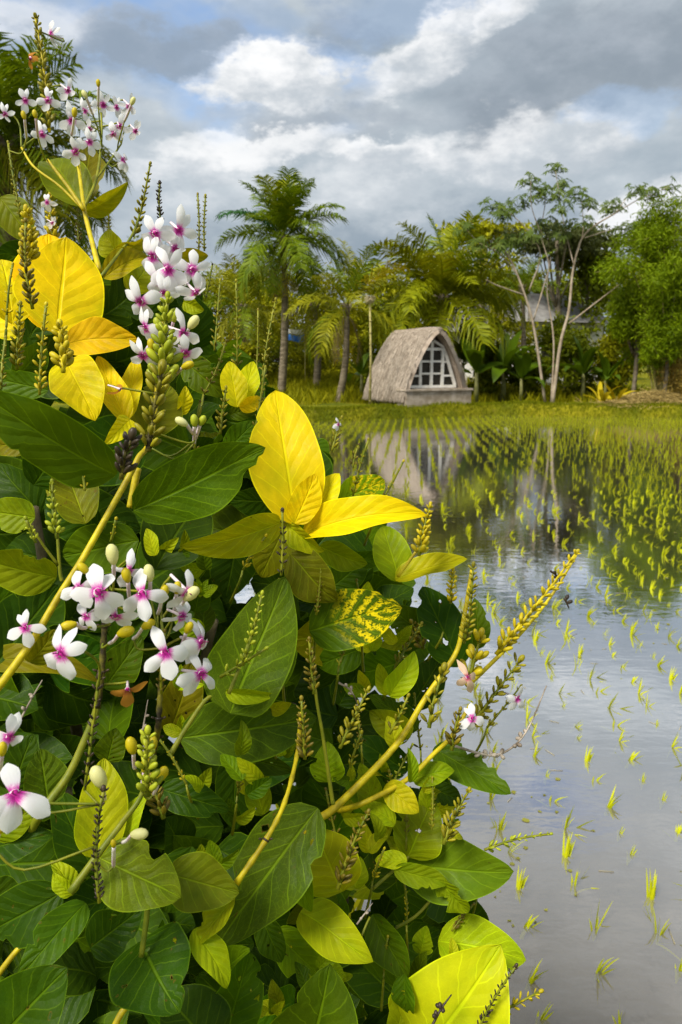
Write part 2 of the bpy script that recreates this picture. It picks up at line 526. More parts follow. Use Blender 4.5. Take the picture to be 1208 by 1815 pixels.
def mat_mud():
    m, t, out = new_mat('paddy mud')
    p = t.coord('Object')
    n1 = t.noise(p, 1.6, 5, 0.6); n2 = t.noise(p, 11, 5, 0.65)
    col = t.mix(t.step(n1, 0.35, 0.65), (0.16, 0.135, 0.105, 1), (0.30, 0.265, 0.225, 1))
    col = t.mix(t.step(n2, 0.55, 0.75), col, (0.15, 0.125, 0.10, 1))
    principled(t, out, col, 0.9, 0.1, t.bump(n2, 0.6, 0.02))
    return m
def mudz(x, y):
    return -0.055 + 0.018 * np.sin(x * 5.3 + 1.3 * np.sin(y * 3.1)) * np.sin(y * 4.7 + np.sin(x * 2.2)) + 0.009 * np.sin(x * 13 + y * 7) * np.sin(y * 11 - x * 3)
mud = sheet('paddy_mud', grid_lines([(-2.6, 4, 110), (4, 16, 60)]), grid_lines([(0.7, 7, 120), (7, 27.1, 80)]), mudz, mat_mud())
tag(mud, kind='structure')

def mat_water():
    m, t, out = new_mat('silty paddy water')
    p = t.coord('Object')
    px, py, pz = t.xyz(p)
    # fine wind ripples, stronger in patches
    r1 = t.noise(t.vm('MULTIPLY', p, (1.0, 2.2, 1)), 5.0, 3, 0.5)
    r2 = t.noise(t.vm('MULTIPLY', p, (1.0, 2.0, 1)), 22.0, 2, 0.5)
    patch = t.step(t.noise(p, 0.35, 2), 0.38, 0.62)
    h = t.add(t.mul(r1, 1.0), t.mul(t.mul(r2, 0.22), patch))
    nr = t.bump(h, 0.045, 0.03)
    lw = t.node('ShaderNodeLayerWeight'); lw.inputs['Blend'].default_value = 0.5
    t.l.new(nr, lw.inputs['Normal'])
    refl = t.rng(lw.outputs['Facing'], 0.30, 0.68, 0.10, 0.93)     # mirrors more towards grazing view, raised beyond plain water to brighten the surface
    gl = t.node('ShaderNodeBsdfGlossy'); gl.inputs['Roughness'].default_value = 0.02
    gl.inputs['Color'].default_value = (0.97, 0.98, 1, 1)
    t.l.new(nr, gl.inputs['Normal'])
    silt = t.noise(p, 1.1, 4, 0.6)
    df = t.node('ShaderNodeBsdfDiffuse')
    t.put(df.inputs['Color'], t.mix(t.step(silt, 0.3, 0.7), (0.20, 0.172, 0.138, 1), (0.30, 0.265, 0.22, 1)))
    tp = t.node('ShaderNodeBsdfTransparent'); tp.inputs['Color'].default_value = (0.86, 0.85, 0.80, 1)
    body = t.node('ShaderNodeMixShader'); body.inputs[0].default_value = 0.48
    t.l.new(tp.outputs[0], body.inputs[1]); t.l.new(df.outputs[0], body.inputs[2])
    mxs = t.node('ShaderNodeMixShader')
    t.l.new(refl, mxs.inputs[0]); t.l.new(body.outputs[0], mxs.inputs[1]); t.l.new(gl.outputs[0], mxs.inputs[2])
    t.l.new(mxs.outputs[0], out.inputs[0])
    return m
water = sheet('paddy_water', grid_lines([(-2.6, 16, 12)]), grid_lines([(0.8, 27.2, 16)]), lambda x, y: x * 0.0, mat_water())
tag(water, kind='structure')

# ------------------------------------------------------------------ rice seedlings
M_RICE = mat_simple_leaf('rice blades', (0.38, 0.46, 0.005), (0.72, 0.72, 0.010), 0.45, 0.35, 0.3, 5)
M_RICE_FAR = mat_simple_leaf('rice blades in the field', (0.25, 0.30, 0.005), (0.52, 0.52, 0.010), 0.45, 0.35, 0.3, 1.3)
def rice_arrays(rs, nb, h, lean, splay=1.0):
    V = []; F = []
    for b in range(nb):
        az = rs.uniform(0, 2 * math.pi); el = rs.uniform(0.03, 0.30) if rs.random() < 1 - .18 * splay else rs.uniform(.6, 1.25)
        d = np.array([math.cos(az) * math.sin(el), math.sin(az) * math.sin(el), math.cos(el)]) + np.array(lean)
        d /= np.linalg.norm(d)
        L = h * rs.uniform(0.6, 1.15)
        side = np.cross(d, [0, 0, 1.0]); side /= np.linalg.norm(side) + 1e-6
        an = rs.uniform(0, math.pi)
        side = side * math.cos(an) + np.cross(d, side) * math.sin(an)
        w = rs.uniform(0.0050, 0.0082)
        p = np.array([rs.uniform(-.006, .006), rs.uniform(-.006, .006), -0.04])
        n0 = len(V); seg = 4
        droop = rs.uniform(0.1, 0.6)
        for i in range(seg + 1):
            t = i / seg
            q = p + d * L * t + np.array([d[0], d[1], -0.5]) * droop * L * t ** 2.4
            ww = w * (1 - t ** 2.2) * (0.6 + 0.7 * t) + 0.0003
            V.append(q - side * ww); V.append(q + side * ww)
        for i in range(seg):
            k = n0 + i * 2
            F.append((k, k + 1, k + 3, k + 2))
    return np.array(V), np.array(F)
rs = random.Random(3)
RV = [rice_arrays(rs, rs.randint(5, 9), rs.uniform(0.12, 0.19), (rs.uniform(.1, .45), rs.uniform(.0, .3), 0), .6) for _ in range(10)]
RV2 = [rice_arrays(rs, rs.randint(6, 9), rs.uniform(0.14, 0.20), (rs.uniform(.0, .18), rs.uniform(-.1, .1), 0), .25) for _ in range(10)]
RM = [mesh_from('rice_tuft', v, f, [M_RICE], False) for v, f in RV]
def proj(p):
    q = Vector(p) - CAM
    d = q.dot(FW)
    return 604 + FPX * q.dot(RT) / d, 907.5 - FPX * q.dot(UP) / d
spots = []
ang = R(5.5)
for i in range(-40, 110):
    for j in range(0, 150):
        gx = i * 0.235 + rs.gauss(0, 0.013); gy = j * 0.19 + rs.gauss(0, 0.025)
        x = gx * math.cos(ang) + gy * math.sin(ang) - 0.9; y = -gx * math.sin(ang) + gy * math.cos(ang) + 1.2
        if x < -1.6 or x > 14.8 or y < 1.75 or y > edge_far(x) - 0.15: continue
        if hgt(x, y) > -.2: continue
        qx, qy = proj((x, y, 0))
        if rs.random() < 0.06 + 0.50 * float(ease(1100, 1010, qx) * ease(1120, 1040, qy) * ease(745, 830, qy)): continue
        spots.append((x, y))
vis = []
for s_ in spots:
    px_, py_ = proj((s_[0], s_[1], 0.05))
    bush_edge = np.interp(py_, [700, 900, 1000, 1150, 1350, 1700, 1830], [560, 740, 820, 850, 880, 900, 920])
    vis.append(px_ > bush_edge + 5 and px_ < 1215 and py_ < 1830)
order = sorted([k for k in range(len(spots)) if vis[k]], key=lambda k: spots[k][1])
near_set = set(order[:300])
for k in order[:300]:
    x, y = spots[k]
    o = obj('rice_seedling', RM[rs.randrange(10)], None, (x, y, -0.004))
    o.rotation_euler = (rs.gauss(0, .07), rs.gauss(.06, .07), rs.gauss(0, 0.3))
    sc_ = rs.uniform(0.58, 0.92); o.scale = (sc_, sc_, sc_)
    tag(o, 'young lime green rice seedling standing in the flooded paddy', 'rice seedling', 'rice seedlings planted in rows in the paddy')
AV = []; AF = []; nn = 0
for k, (x, y) in enumerate(spots):
    if k in near_set: continue
    v, f = RV2[rs.randrange(10)]
    a = rs.gauss(0, .7); s_ = rs.uniform(0.65, 1.0)
    c, s2 = math.cos(a), math.sin(a)
    q = v * s_
    AV.append(np.stack([q[:, 0] * c - q[:, 1] * s2 + x, q[:, 0] * s2 + q[:, 1] * c + y, q[:, 2]], 1)); AF.append(f + nn); nn += len(v)
far_rice = obj('rice_rows', mesh_from('rice_rows', np.concatenate(AV), np.concatenate(AF), [M_RICE_FAR], False))
tag(far_rice, 'rows of young rice farther out in the flooded paddy', 'rice', kind='stuff')

# floating straw bits on the water
M_STRAW = mat_simple_leaf('pale straw', (0.30, 0.25, 0.12), (0.55, 0.48, 0.28), 0.7, 0.1, 0.2)
mb = MB()
for _ in range(90):
    x = rs.uniform(0.1, 3.2); y = rs.uniform(1.9, 6.5); a = rs.uniform(0, 6.3); L = rs.uniform(.02, .075)
    mb.tube([(x, y, .002), (x + L * math.cos(a), y + L * math.sin(a), .003)], 0.0014, 4)
tag(mb.build('floating_straw', M_STRAW), 'pale bits of straw floating on the paddy water', 'straw', kind='stuff')

M_WEED = mat_simple_leaf('floating weed', (0.10, 0.10, 0.02), (0.34, 0.33, 0.05), .7, .1, .2)
mb = MB()
for _ in range(1100):
    y = rs.uniform(2.2, 17); x = rs.uniform(-.2, .46 * y + .2); c_ = math.sin(x * 1.7 + y * .6) * math.sin(y * .9 - x)
    if rs.random() > .35 + .6 * c_: continue
    r0 = rs.uniform(.004, .016) * (1 + y * .06); k = rs.randint(5, 7); a0 = rs.uniform(0, 6)
    mb.add([(x + r0 * rs.uniform(.4, 1.2) * math.cos(a0 + 6.283 * i / k), y + r0 * rs.uniform(.4, 1.2) * math.sin(a0 + 6.283 * i / k), .0025) for i in range(k)], [tuple(range(k))])
tag(mb.build('floating_weed', M_WEED, None, False), 'olive flecks of weed floating on the paddy water', 'weed', kind='stuff')

# ------------------------------------------------------------------ grass on the banks
M_GRASS = mat_simple_leaf('bank grass', (0.07, 0.10, 0.003), (0.27, 0.28, 0.006), 0.6, 0.3, 0.2, .8)
def blades(n, fx, fy, hmin, hmax, w):
    x = fx(n); y = fy(n)
    z = hgt(x, y)
    ok = z > -0.1
    x, y, z = x[ok], y[ok], z[ok]; n = len(x)
    a = RNG.uniform(0, 2 * np.pi, n); h = RNG.uniform(hmin, hmax, n); ww = w * RNG.uniform(.6, 1.4, n)
    lx = RNG.normal(0, .35, n) * h; ly = RNG.normal(0, .35, n) * h
    V = np.empty((n, 4, 3))
    V[:, 0] = np.stack([x - np.cos(a) * ww, y - np.sin(a) * ww, z - .02], 1)
    V[:, 1] = np.stack([x + np.cos(a) * ww, y + np.sin(a) * ww, z - .02], 1)
    V[:, 2] = np.stack([x + np.cos(a) * ww * .6 + lx * .5, y + np.sin(a) * ww * .6 + ly * .5, z + h * .6], 1)
    V[:, 3] = np.stack([x + lx, y + ly, z + h], 1)
    b = np.arange(n)[:, None] * 4
    F = np.concatenate([b + [0, 1, 2], b + [0, 2, 3]], 0)
    return V.reshape(-1, 3), F
def strip(n):
    x = RNG.uniform(-7, 15, n); return x
xs_ = strip(42000)
v, f = blades(42000, lambda n: xs_, lambda n: edge_far(xs_) + np.abs(RNG.normal(0.45, .8, n)), .03, .13, .010)
tag(obj('bank_grass', mesh_from('bank_grass', v, f, [M_GRASS], False)), 'yellow green grass covering the low dike beyond the paddy', 'grass', kind='stuff')
M_GRASS2 = mat_simple_leaf('field grass', (0.09, 0.115, 0.003), (0.34, 0.31, 0.005), 0.6, 0.3, 0.2, .5)
v, f = blades(30000, lambda n: RNG.uniform(-14, 14, n), lambda n: RNG.uniform(28.2, 46, n), .12, .5, .025)
tag(obj('field_grass', mesh_from('field_grass', v, f, [M_GRASS2], False)), 'rough green field grass behind the dike and round the hut', 'grass', kind='stuff')
v, f = blades(9000, lambda n: RNG.uniform(-3, 1.5, n), lambda n: RNG.uniform(-.5, 2.5, n), .05, .2, .004)
tag(obj('near_grass', mesh_from('near_grass', v, f, [M_GRASS2], False)), 'green grass on the near bank under the flowering shrub', 'grass', kind='stuff')

v, f = blades(22000, lambda n: -1.9 - np.abs(RNG.normal(0, 4, n)), lambda n: RNG.uniform(1, 26, n), .05, .22, .012)
tag(obj('side_grass', mesh_from('side_grass', v, f, [M_GRASS], False)), 'green grass on the bank along the left side of the paddy', 'grass', kind='stuff')

# ------------------------------------------------------------------ thatched hut
HUT = BG(768, 722, 26.2); HUT.z = gz(HUT.x, HUT.y) - 0.12
hut = empty('thatched_hut', HUT)
hut.rotation_euler.z = R(25); hut.scale = (1.07, 1.02, .95)            # local -y is the gable that faces the camera and to the right
tag(hut, 'small thatched hut with rounded roof and white gable window on the far bank', 'hut')
def mat_thatch():
    m, t, out = new_mat('weathered thatch')
    u, v, _ = t.xyz(t.coord('UV'))
    p = t.coord('Object')
    fib = t.noise(t.cxyz(t.mul(u, 60), t.mul(v, 3.0), 0), 1.0, 4, 0.6)
    pat = t.noise(p, 1.6, 4, 0.6)
    col = t.mix(t.step(fib, 0.25, 0.75), (0.22, 0.165, 0.115, 1), (0.54, 0.45, 0.365, 1))
    col = t.mix(t.mul(t.step(pat, 0.45, 0.7), 0.55), col, (0.52, 0.43, 0.34, 1))
    col = t.mix(t.mul(t.step(t.noise(p, 5, 3), 0.6, 0.75), .4), col, (0.12, 0.10, 0.05, 1))
    principled(t, out, col, 0.95, 0.05, t.bump(fib, 1.0, 0.06))
    return m
M_THATCH = mat_thatch()
HW = [(0.00, 2.74), (0.12, 2.66), (0.30, 2.43), (0.52, 2.05), (0.72, 1.63), (0.89, 1.18), (1.03, 0.74), (1.14, 0.26)]
HLEN = 2.7
def hut_profile(s):
    k = s * (len(HW) - 1); i = min(int(k), len(HW) - 2); f_ = k - i
    return HW[i][0] * (1 - f_) + HW[i + 1][0] * f_, HW[i][1] * (1 - f_) + HW[i + 1][1] * f_
def roof_side(sgn):
    V = []; F = []; U = []
    nu, nv = 30, 22
    rr = random.Random(5 + sgn)
    for layer in (0, 1):
        for j in range(nv + 1):
            s = j / nv
            x, z = hut_profile(s)
            x2, z2 = hut_profile(min(1, s + .02)); x1, z1 = hut_profile(max(0, s - .02))
            nx, nz = (z1 - z2), (x2 - x1); ln = math.hypot(nx, nz); nx /= ln; nz /= ln
            for i in range(nu + 1):
                q = i / nu
                y = -0.22 + (HLEN + 0.3) * q + 0.10 * (s - .5)
                course = 0.016 * (1 - ((s * 7) % 1.0))             # overlapping thatch courses
                th = 0.13 * (layer == 0) + (course + rr.uniform(-.012, .012)) * (layer == 0)
                edge = rr.uniform(-.05, .03) if j == nv else 0
                V.append((sgn * (x + nx * th), y, z + nz * th + edge)); U.append((q * 3, s))
    n1 = (nu + 1) * (nv + 1)
    for layer in (0, 1):
        o = layer * n1
        for j in range(nv):
            for i in range(nu):
                a = o + j * (nu + 1) + i
                F.append((a, a + 1, a + nu + 2, a + nu + 1))
    for j in range(nv):
        for i in (0, nu):
            a = j * (nu + 1) + i; F.append((a, a + nu + 1, a + nu + 1 + n1, a + n1))
    for i in range(nu):
        for j in (0, nv):
            a = j * (nu + 1) + i; F.append((a, a + 1, a + 1 + n1, a + n1))
    return mesh_from('roof_slope', V, F, [M_THATCH], True, U)
for sgn in (-1, 1): obj('roof_slope', roof_side(sgn), hut)
mb = MB()
mb.tube(smooth_path([(0, -.26, 2.80), (0, .4, 2.83), (0, 1.6, 2.81), (0, 2.82, 2.80)], 5), 0.15, 10)
mb.build('ridge_cap', M_THATCH, hut)
M_WALLP = mat_noise('stained render', (0.26, 0.205, 0.14), (0.52, 0.44, 0.35), 3.0, 0.9, 0.1, 0.4, 0.02)
mb = MB(); mb.box((0.04, 0.02, 0.34), (1.24, 0, 0), (0, .30, 0), (0, 0, .36)); mb.box((0.04, .0, .725), (1.28, 0, 0), (0, .34, 0), (0, 0, .035))
mb.build('base_wall', M_WALLP, hut, False)
M_DARKW = mat_noise('dark gable wood', (0.028, 0.02, 0.014), (0.07, 0.05, 0.032), 6, 0.8, 0.2, 0.3, 0.01)
V = [(x, 0.16, z) for x, z in [(-a, b) for a, b in HW if b > .72][::-1] + [(a, b) for a, b in HW[1:] if b > .72]]
nV = len(V)
V = [(-0.98, .16, .75)] + V + [(0.98, .16, .75)]
V2 = [(x, .22, z) for x, _, z in V]
n_ = len(V)
F = [tuple(range(n_))[::-1], tuple(range(n_, 2 * n_))] + [(i, (i + 1) % n_, n_ + (i + 1) % n_, n_ + i) for i in range(n_)]
obj('gable_wall', mesh_from('gable_wall', V + V2, F, [M_DARKW], False), hut)
for sx_ in (-1, 1):
    for yy in (0.5, 2.4):
        mb = MB(); mb.tube([(sx_ * .85, yy, -.05), (sx_ * .85, yy, .9)], .06, 7); mb.build('post', M_DARKW, hut)
mb = MB(); mb.box((0, 1.45, .85), (.98, 0, 0), (0, 1.2, 0), (0, 0, .04)); mb.build('floor_deck', M_DARKW, hut, False)
V = [(x, 2.6, z) for _, x, z in [(0, v_[0], v_[2]) for v_ in V]]; V2 = [(x, 2.66, z) for x, _, z in V]
obj('back_wall', mesh_from('back_wall', V + V2, F, [M_DARKW], False), hut)
M_WHITE = mat_noise('worn white paint', (0.70, 0.66, 0.58), (0.86, 0.83, 0.77), 9, 0.6, 0.3, 0.15, 0.005)
def mat_glass(name, c):
    m, t, out = new_mat(name)
    n = t.noise(t.coord('Object'), 3, 3)
    principled(t, out, t.mix(n, rgb([k * .5 for k in c]), rgb([k * 1.4 for k in c])), 0.35, 0.15)
    return m
M_PANE = mat_glass('dark window glass', (0.035, 0.03, 0.022))
win = empty('window'); win.parent = hut
win.location = (-0.05, 0.12, 0.80)
def bar(name, a, b, w=0.045, d=0.03):
    a = Vector((a[0], 0, a[1])); b = Vector((b[0], 0, b[1])); ax = (b - a) * .5
    pr = Vector((-ax.z, 0, ax.x)).normalized() * w
    mb = MB(); mb.box((a + b) / 2 + Vector((0, rs.uniform(-.004, .004), 0)), ax, pr, (0, d, 0)); mb.build(name, M_WHITE, win, False)
bar('sill', (-.86, .03), (.94, .03), .05, .06)
for xx in (-.42, 0, .42): bar('mullion', (xx, .08), (xx, 1.42 if xx else 1.66), .05, .034)
for zz in (.50, .94): bar('transom', (-.37, zz), (-.05, zz), .036, .028); bar('transom', (.05, zz), (.37, zz), .036, .028)
bar('transom', (-.40, 1.38), (.40, 1.38), .05, .04)
for sg in (-1, 1):
    bar('frame_side', (sg * .46, 1.42), (sg * .92, .08), .05, .036)
    bar('frame_side', (sg * .05, 1.68), (sg * .46, 1.44), .04, .036)
    bar('transom', (sg * .47, .42), (sg * .77, .42), .036, .028)
    if sg > 0: bar('transom', (sg * .47, .92), (sg * .60, .92), .032, .028)
for ix in (-1, 1):
    for z0, z1 in ((.08, .46), (.54, .90), (.98, 1.33)):
        x0, x1 = sorted((ix * .05, ix * .37))
        obj('pane', mesh_from('pane', [(x0, .03, z0), (x1, .03, z0), (x1, .03, z1), (x0, .03, z1)], [(0, 1, 2, 3)], [M_PANE], False), win)
    obj('pane', mesh_from('pane', [(ix * .47, .03, .08), (ix * .9, .03, .08), (ix * .47, .03, 1.3)], [(0, 1, 2)], [M_PANE], False), win)

# loose straws lying down the slopes and hanging ragged from the eaves
mb = MB(); hr = random.Random(8)
for k in range(2600):
    sg = -1 if k % 4 else 1
    q = hr.random() ** .8; s0 = q * .95; s1 = min(1.03, s0 + hr.uniform(.05, .13)); y = hr.uniform(-.24, 2.75); pts = []
    for s_ in (s0, s1):
        x, z = hut_profile(min(1, s_)); x2, z2 = hut_profile(min(1, s_ + .02)); x1, z1 = hut_profile(max(0, s_ - .02))
        nx, nz = z1 - z2, x2 - x1; ln = math.hypot(nx, nz)
        th = .15 + hr.uniform(.0, .03)
        pts.append((sg * (x + nx / ln * th), y + hr.uniform(-.03, .03), z + nz / ln * th - max(0, s_ - 1) * 2.5))
    mb.tube(pts, .007, 3, cap=False)
sw = mb.build('thatch_straws', mat_simple_leaf('thatch straw', (0.20, 0.155, 0.11), (0.66, 0.56, 0.45), .9, .05, .1), hut); sw['kind'] = 'stuff'
# bamboo pole in front of the hut
M_BAMBOO = mat_noise('bamboo', (0.26, 0.22, 0.06), (0.46, 0.40, 0.14), 5, 0.6, 0.3, .2, .005)
pb = BG(655, 728, 25.6); pb.z = gz(pb.x, pb.y) - .1
pole = empty('bamboo_pole', pb)
tag(pole, 'thin upright bamboo pole with a round pale tuft on top left of the hut', 'pole')
mb = MB(); mb.tube([(0, 0, 0), (.02, 0, 1.8), (-.03, .02, 3.75)], [.045, .04, .03], 7)
for k in range(9): mb.tube([(0.005, 0, .3 + k * .38), (0.006, 0, .33 + k * .38)], .049, 7)
mb.build('shaft', M_BAMBOO, pole)
mb = MB()
for k in range(140):
    a = rs.uniform(0, 6.3); e = rs.uniform(-1, .9); d = Vector((math.cos(a) * math.cos(e), math.sin(a) * math.cos(e), math.sin(e)))
    mb.tube([Vector((-.03, .02, 3.72)) + d * .02, Vector((-.03, .02, 3.72)) + d * rs.uniform(.14, .23) - Vector((0, 0, .05))], [.012, .004], 4)
mb.build('tuft', M_STRAW, pole)

# ------------------------------------------------------------------ palms
def mat_frond(name, c1, c2):
    return mat_simple_leaf(name, c1, c2, 0.42, 0.25, 0.35, 0.8)
M_FR_G = mat_frond('green palm frond', (0.06, 0.115, 0.003), (0.21, 0.27, 0.005))
M_FR_O = mat_frond('olive palm frond', (0.10, 0.125, 0.003), (0.34, 0.32, 0.006))
M_FR_M = mat_frond('yellow green palm frond', (0.10, 0.14, 0.002), (0.36, 0.37, 0.004))
M_FR_Y = mat_frond('yellow palm frond', (0.20, 0.17, 0.004), (0.50, 0.38, 0.008))
M_FR_D = mat_frond('dead palm frond', (0.10, 0.075, 0.03), (0.24, 0.18, 0.08))
M_FR_T = mat_frond('blue green palm frond', (0.022, 0.085, 0.022), (0.055, 0.15, 0.04))
M_BARK = mat_noise('palm bark', (0.10, 0.08, 0.05), (0.27, 0.22, 0.15), 4, 0.9, 0.1, 0.6, 0.03, (1, 1, 5))
def frond_mesh(el, L, droop, mat, seed, nl=34, ll=0.28, hang=0.5, twist=0.0):
    """pinnate frond in the local xz plane, growing along +x from the crown"""
    r_ = random.Random(seed)
    pts = []; p = Vector((0, 0, 0)); a = el; n = 14
    for i in range(n + 1):
        pts.append(p.copy()); a -= droop / n * (0.4 + 1.2 * i / n); p = p + Vector((math.cos(a), 0, math.sin(a))) * (L / n)
    mb = MB(); mb.tube(pts, [0.028 * L / 3 * (1 - .85 * i / n) + .003 for i in range(n + 1)], 5)
    for k in range(nl):
        q = 0.14 + 0.86 * (k + .3) / nl
        i = min(int(q * n), n - 1); f_ = q * n - i
        b = pts[i].lerp(pts[i + 1], f_); tg = (pts[i + 1] - pts[i]).normalized()
        nm = Vector((-tg.z, 0, tg.x))
        size = ll * L * (0.35 + 0.9 * math.sin(math.pi * min(1, q * .82 + .12)))
        for sg in (-1, 1):
            if r_.random() < .05: continue
            d = (tg * r_.uniform(.45, .8) + Vector((0, sg, 0)) * r_.uniform(.75, 1.0) + nm * r_.uniform(.0, .45)).normalized()
            w = 0.021 * L / 2 * r_.uniform(.8, 1.3)
            s1 = size * r_.uniform(.75, 1.1)
            p1 = b + d * s1 * .5; p2 = b + d * s1 + Vector((0, 0, -hang * s1 * r_.uniform(.5, 1.1)))
            ws = tg * w
            mb.add([b - ws * .6, b + ws * .6, p1 + ws, p1 - ws, p2], [(0, 1, 2, 3), (3, 2, 4)])
    return mb.mesh('frond', [mat], False)
def palm(name, label, base, top, lean, mats, L, n, seed, trunk_r=.14, skirt=4, elmin=-.5, elmax=1.45, nl=34, ll=.28, up_bias=1.0, cut=None, group=None):
    r_ = random.Random(seed)
    root = empty(name, base)
    tag(root, label, 'palm', group)
    tl = Vector(top) - Vector(base)
    path = smooth_path([(0, 0, -.2), tl * .35 + Vector((lean, 0, 0)), tl * .7 + Vector((lean * .7, 0, 0)), tl], 6)
    mb = MB()
    rad = [trunk_r * (1.25 - .5 * i / (len(path) - 1)) * (1 + .05 * (i % 2)) for i in range(len(path))]
    mb.tube(path, rad, 9)
    mb.build('trunk', M_BARK, root)
    mb = MB()
    for k in range(10):     # frond bases wrapped round the head of the trunk
        a = k * 2.4; mb.tube([tl + Vector((0, 0, -.35)), tl + Vector((math.cos(a) * trunk_r * 1.6, math.sin(a) * trunk_r * 1.6, .15))], [trunk_r * .75, trunk_r * .3], 6)
    mb.build('crown_shaft', M_BARK, root)
    var = []
    for k in range(8):
        q = (k + .5) / 8
        el = elmax + (elmin - elmax) * q ** up_bias
        var.append((el, [frond_mesh(el, L * r_.uniform(.85, 1.05), (.7 + 1.0 * q) * r_.uniform(.85, 1.15), m_, seed * 31 + k * 3 + j, nl, ll, .25 + .5 * q) for j, m_ in enumerate(mats)]))
    for k in range(n):
        q = (k + r_.uniform(0, .9)) / n
        el, ms = var[min(7, int(q * 8))]
        j = 0 if r_.random() < .62 else r_.randrange(len(ms))
        o = obj('frond', ms[j], root, tl)
        o.rotation_euler = (r_.gauss(0, .18), r_.gauss(0, .08), k * 2.399 + r_.uniform(-.3, .3))
    for k in range(skirt):
        o = obj('dead_frond', frond_mesh(-1.0, L * .7, .9, M_FR_D if k % 2 else M_FR_Y, seed * 7 + k, 18, .22, .6), root, tl + Vector((0, 0, -.15)))
        o.rotation_euler = (0, 0, r_.uniform(0, 6.3))
    return root
def gbase(px, Y):
    b = BG(px, 640, Y); b.z = gz(b.x, b.y); return b
palm('coconut_palm', 'tall coconut palm with dark green crown and slender trunk left of the hut', gbase(497, 33), BG(503, 425, 33), .1, [M_FR_G, M_FR_M, M_FR_T, M_FR_M], 3.3, 32, 1, .15, 4, -.55, 1.52, 50, .27, 1.15)
palm('young_palm', 'short yellow green palm with hanging yellow fronds between tall palm and hut', gbase(598, 29), BG(614, 545, 29), .15, [M_FR_O, M_FR_Y, M_FR_G], 2.8, 18, 2, .12, 6, -.5, 1.53, 32, .22, 1.3)
palm('bushy_palm', 'dense round crowned palm standing right behind the hut', gbase(778, 31), BG(782, 530, 31), .05, [M_FR_M, M_FR_O, M_FR_G], 3.8, 40, 3, .2, 2, -.35, 1.5, 44, .25, 1.05)
palm('distant_palm', 'lower dark palm partly behind the tall coconut palm, left of it', gbase(425, 38), BG(428, 545, 38), .1, [M_FR_O, M_FR_G], 3.2, 22, 4, .17, 3, -.6, 1.3, 32, .26, 1.0)
palm('distant_palm', 'olive palm behind the gap between the two nearer palms left of the hut', gbase(560, 37), BG(557, 540, 37), .1, [M_FR_O, M_FR_D], 2.6, 20, 5, .15, 3, -.6, 1.3, 30, .26, 1.0)
palm('slim_palm', 'small upright palm half hidden behind the pale branching tree', gbase(925, 33), BG(925, 510, 33), .1, [M_FR_G, M_FR_O], 2.0, 15, 6, .1, 2, -.2, 1.5, 26, .26, .8)
palm('tall_palm', 'tall palm with pale trunk at the left edge behind the flower spikes', gbase(14, 13), BG(10, 262, 13), .0, [M_FR_G, M_FR_O], 2.2, 38, 8, .19, 3, -.45, 1.5, 52, .30, .9)

# ------------------------------------------------------------------ leafy trees and shrubs
def leaf_cloud(centres, radii, n, size, seed, flat=.6, aspect=.45, jitter=1.0):
    """leaf-sized faces scattered through clumps"""
    g_ = np.random.default_rng(seed)
    C = np.asarray(centres, float); Rr = np.asarray(radii, float)
    k = g_.integers(0, len(C), n)
    d = g_.normal(0, 1, (n, 3)); d /= np.linalg.norm(d, axis=1)[:, None]
    rad = g_.uniform(0.25, 1.0, n) ** .6
    p = C[k] + d * rad[:, None] * Rr[k]
    ax = g_.normal(0, 1, (n, 3)); ax[:, 2] -= .35; ax /= np.linalg.norm(ax, axis=1)[:, None]
    nn_ = d * .7 + g_.normal(0, .6, (n, 3)); nn_[:, 2] += flat
    sd = np.cross(ax, nn_); sd /= np.linalg.norm(sd, axis=1)[:, None] + 1e-9
    s = size * g_.uniform(.6, 1.35, n)[:, None]
    V = np.empty((n, 4, 3))
    V[:, 0] = p; V[:, 1] = p + ax * s * .5 + sd * s * aspect * .5; V[:, 2] = p + ax * s; V[:, 3] = p + ax * s * .5 - sd * s * aspect * .5
    F = np.arange(n * 4).reshape(n, 4)
    return V.reshape(-1, 3), F
def clumps(c, r, n, seed, cr=(.25, .42), zmin=-1):
    g_ = random.Random(seed); C = []; Q = []
    while len(C) < n:
        d = Vector((g_.gauss(0, 1), g_.gauss(0, 1), g_.gauss(0, 1))).normalized() * g_.uniform(.35, .95)
        if d.z < zmin: continue
        C.append((c[0] + d.x * r[0], c[1] + d.y * r[1], c[2] + d.z * r[2]))
        k = g_.uniform(*cr); Q.append((r[0] * k * 1.1, r[1] * k * 1.1, r[2] * k * .8))
    return C, Q
M_TWIG = mat_noise('tree bark', (0.10, 0.08, 0.05), (0.24, 0.20, 0.14), 5, 0.9, 0.1, .5, .02)
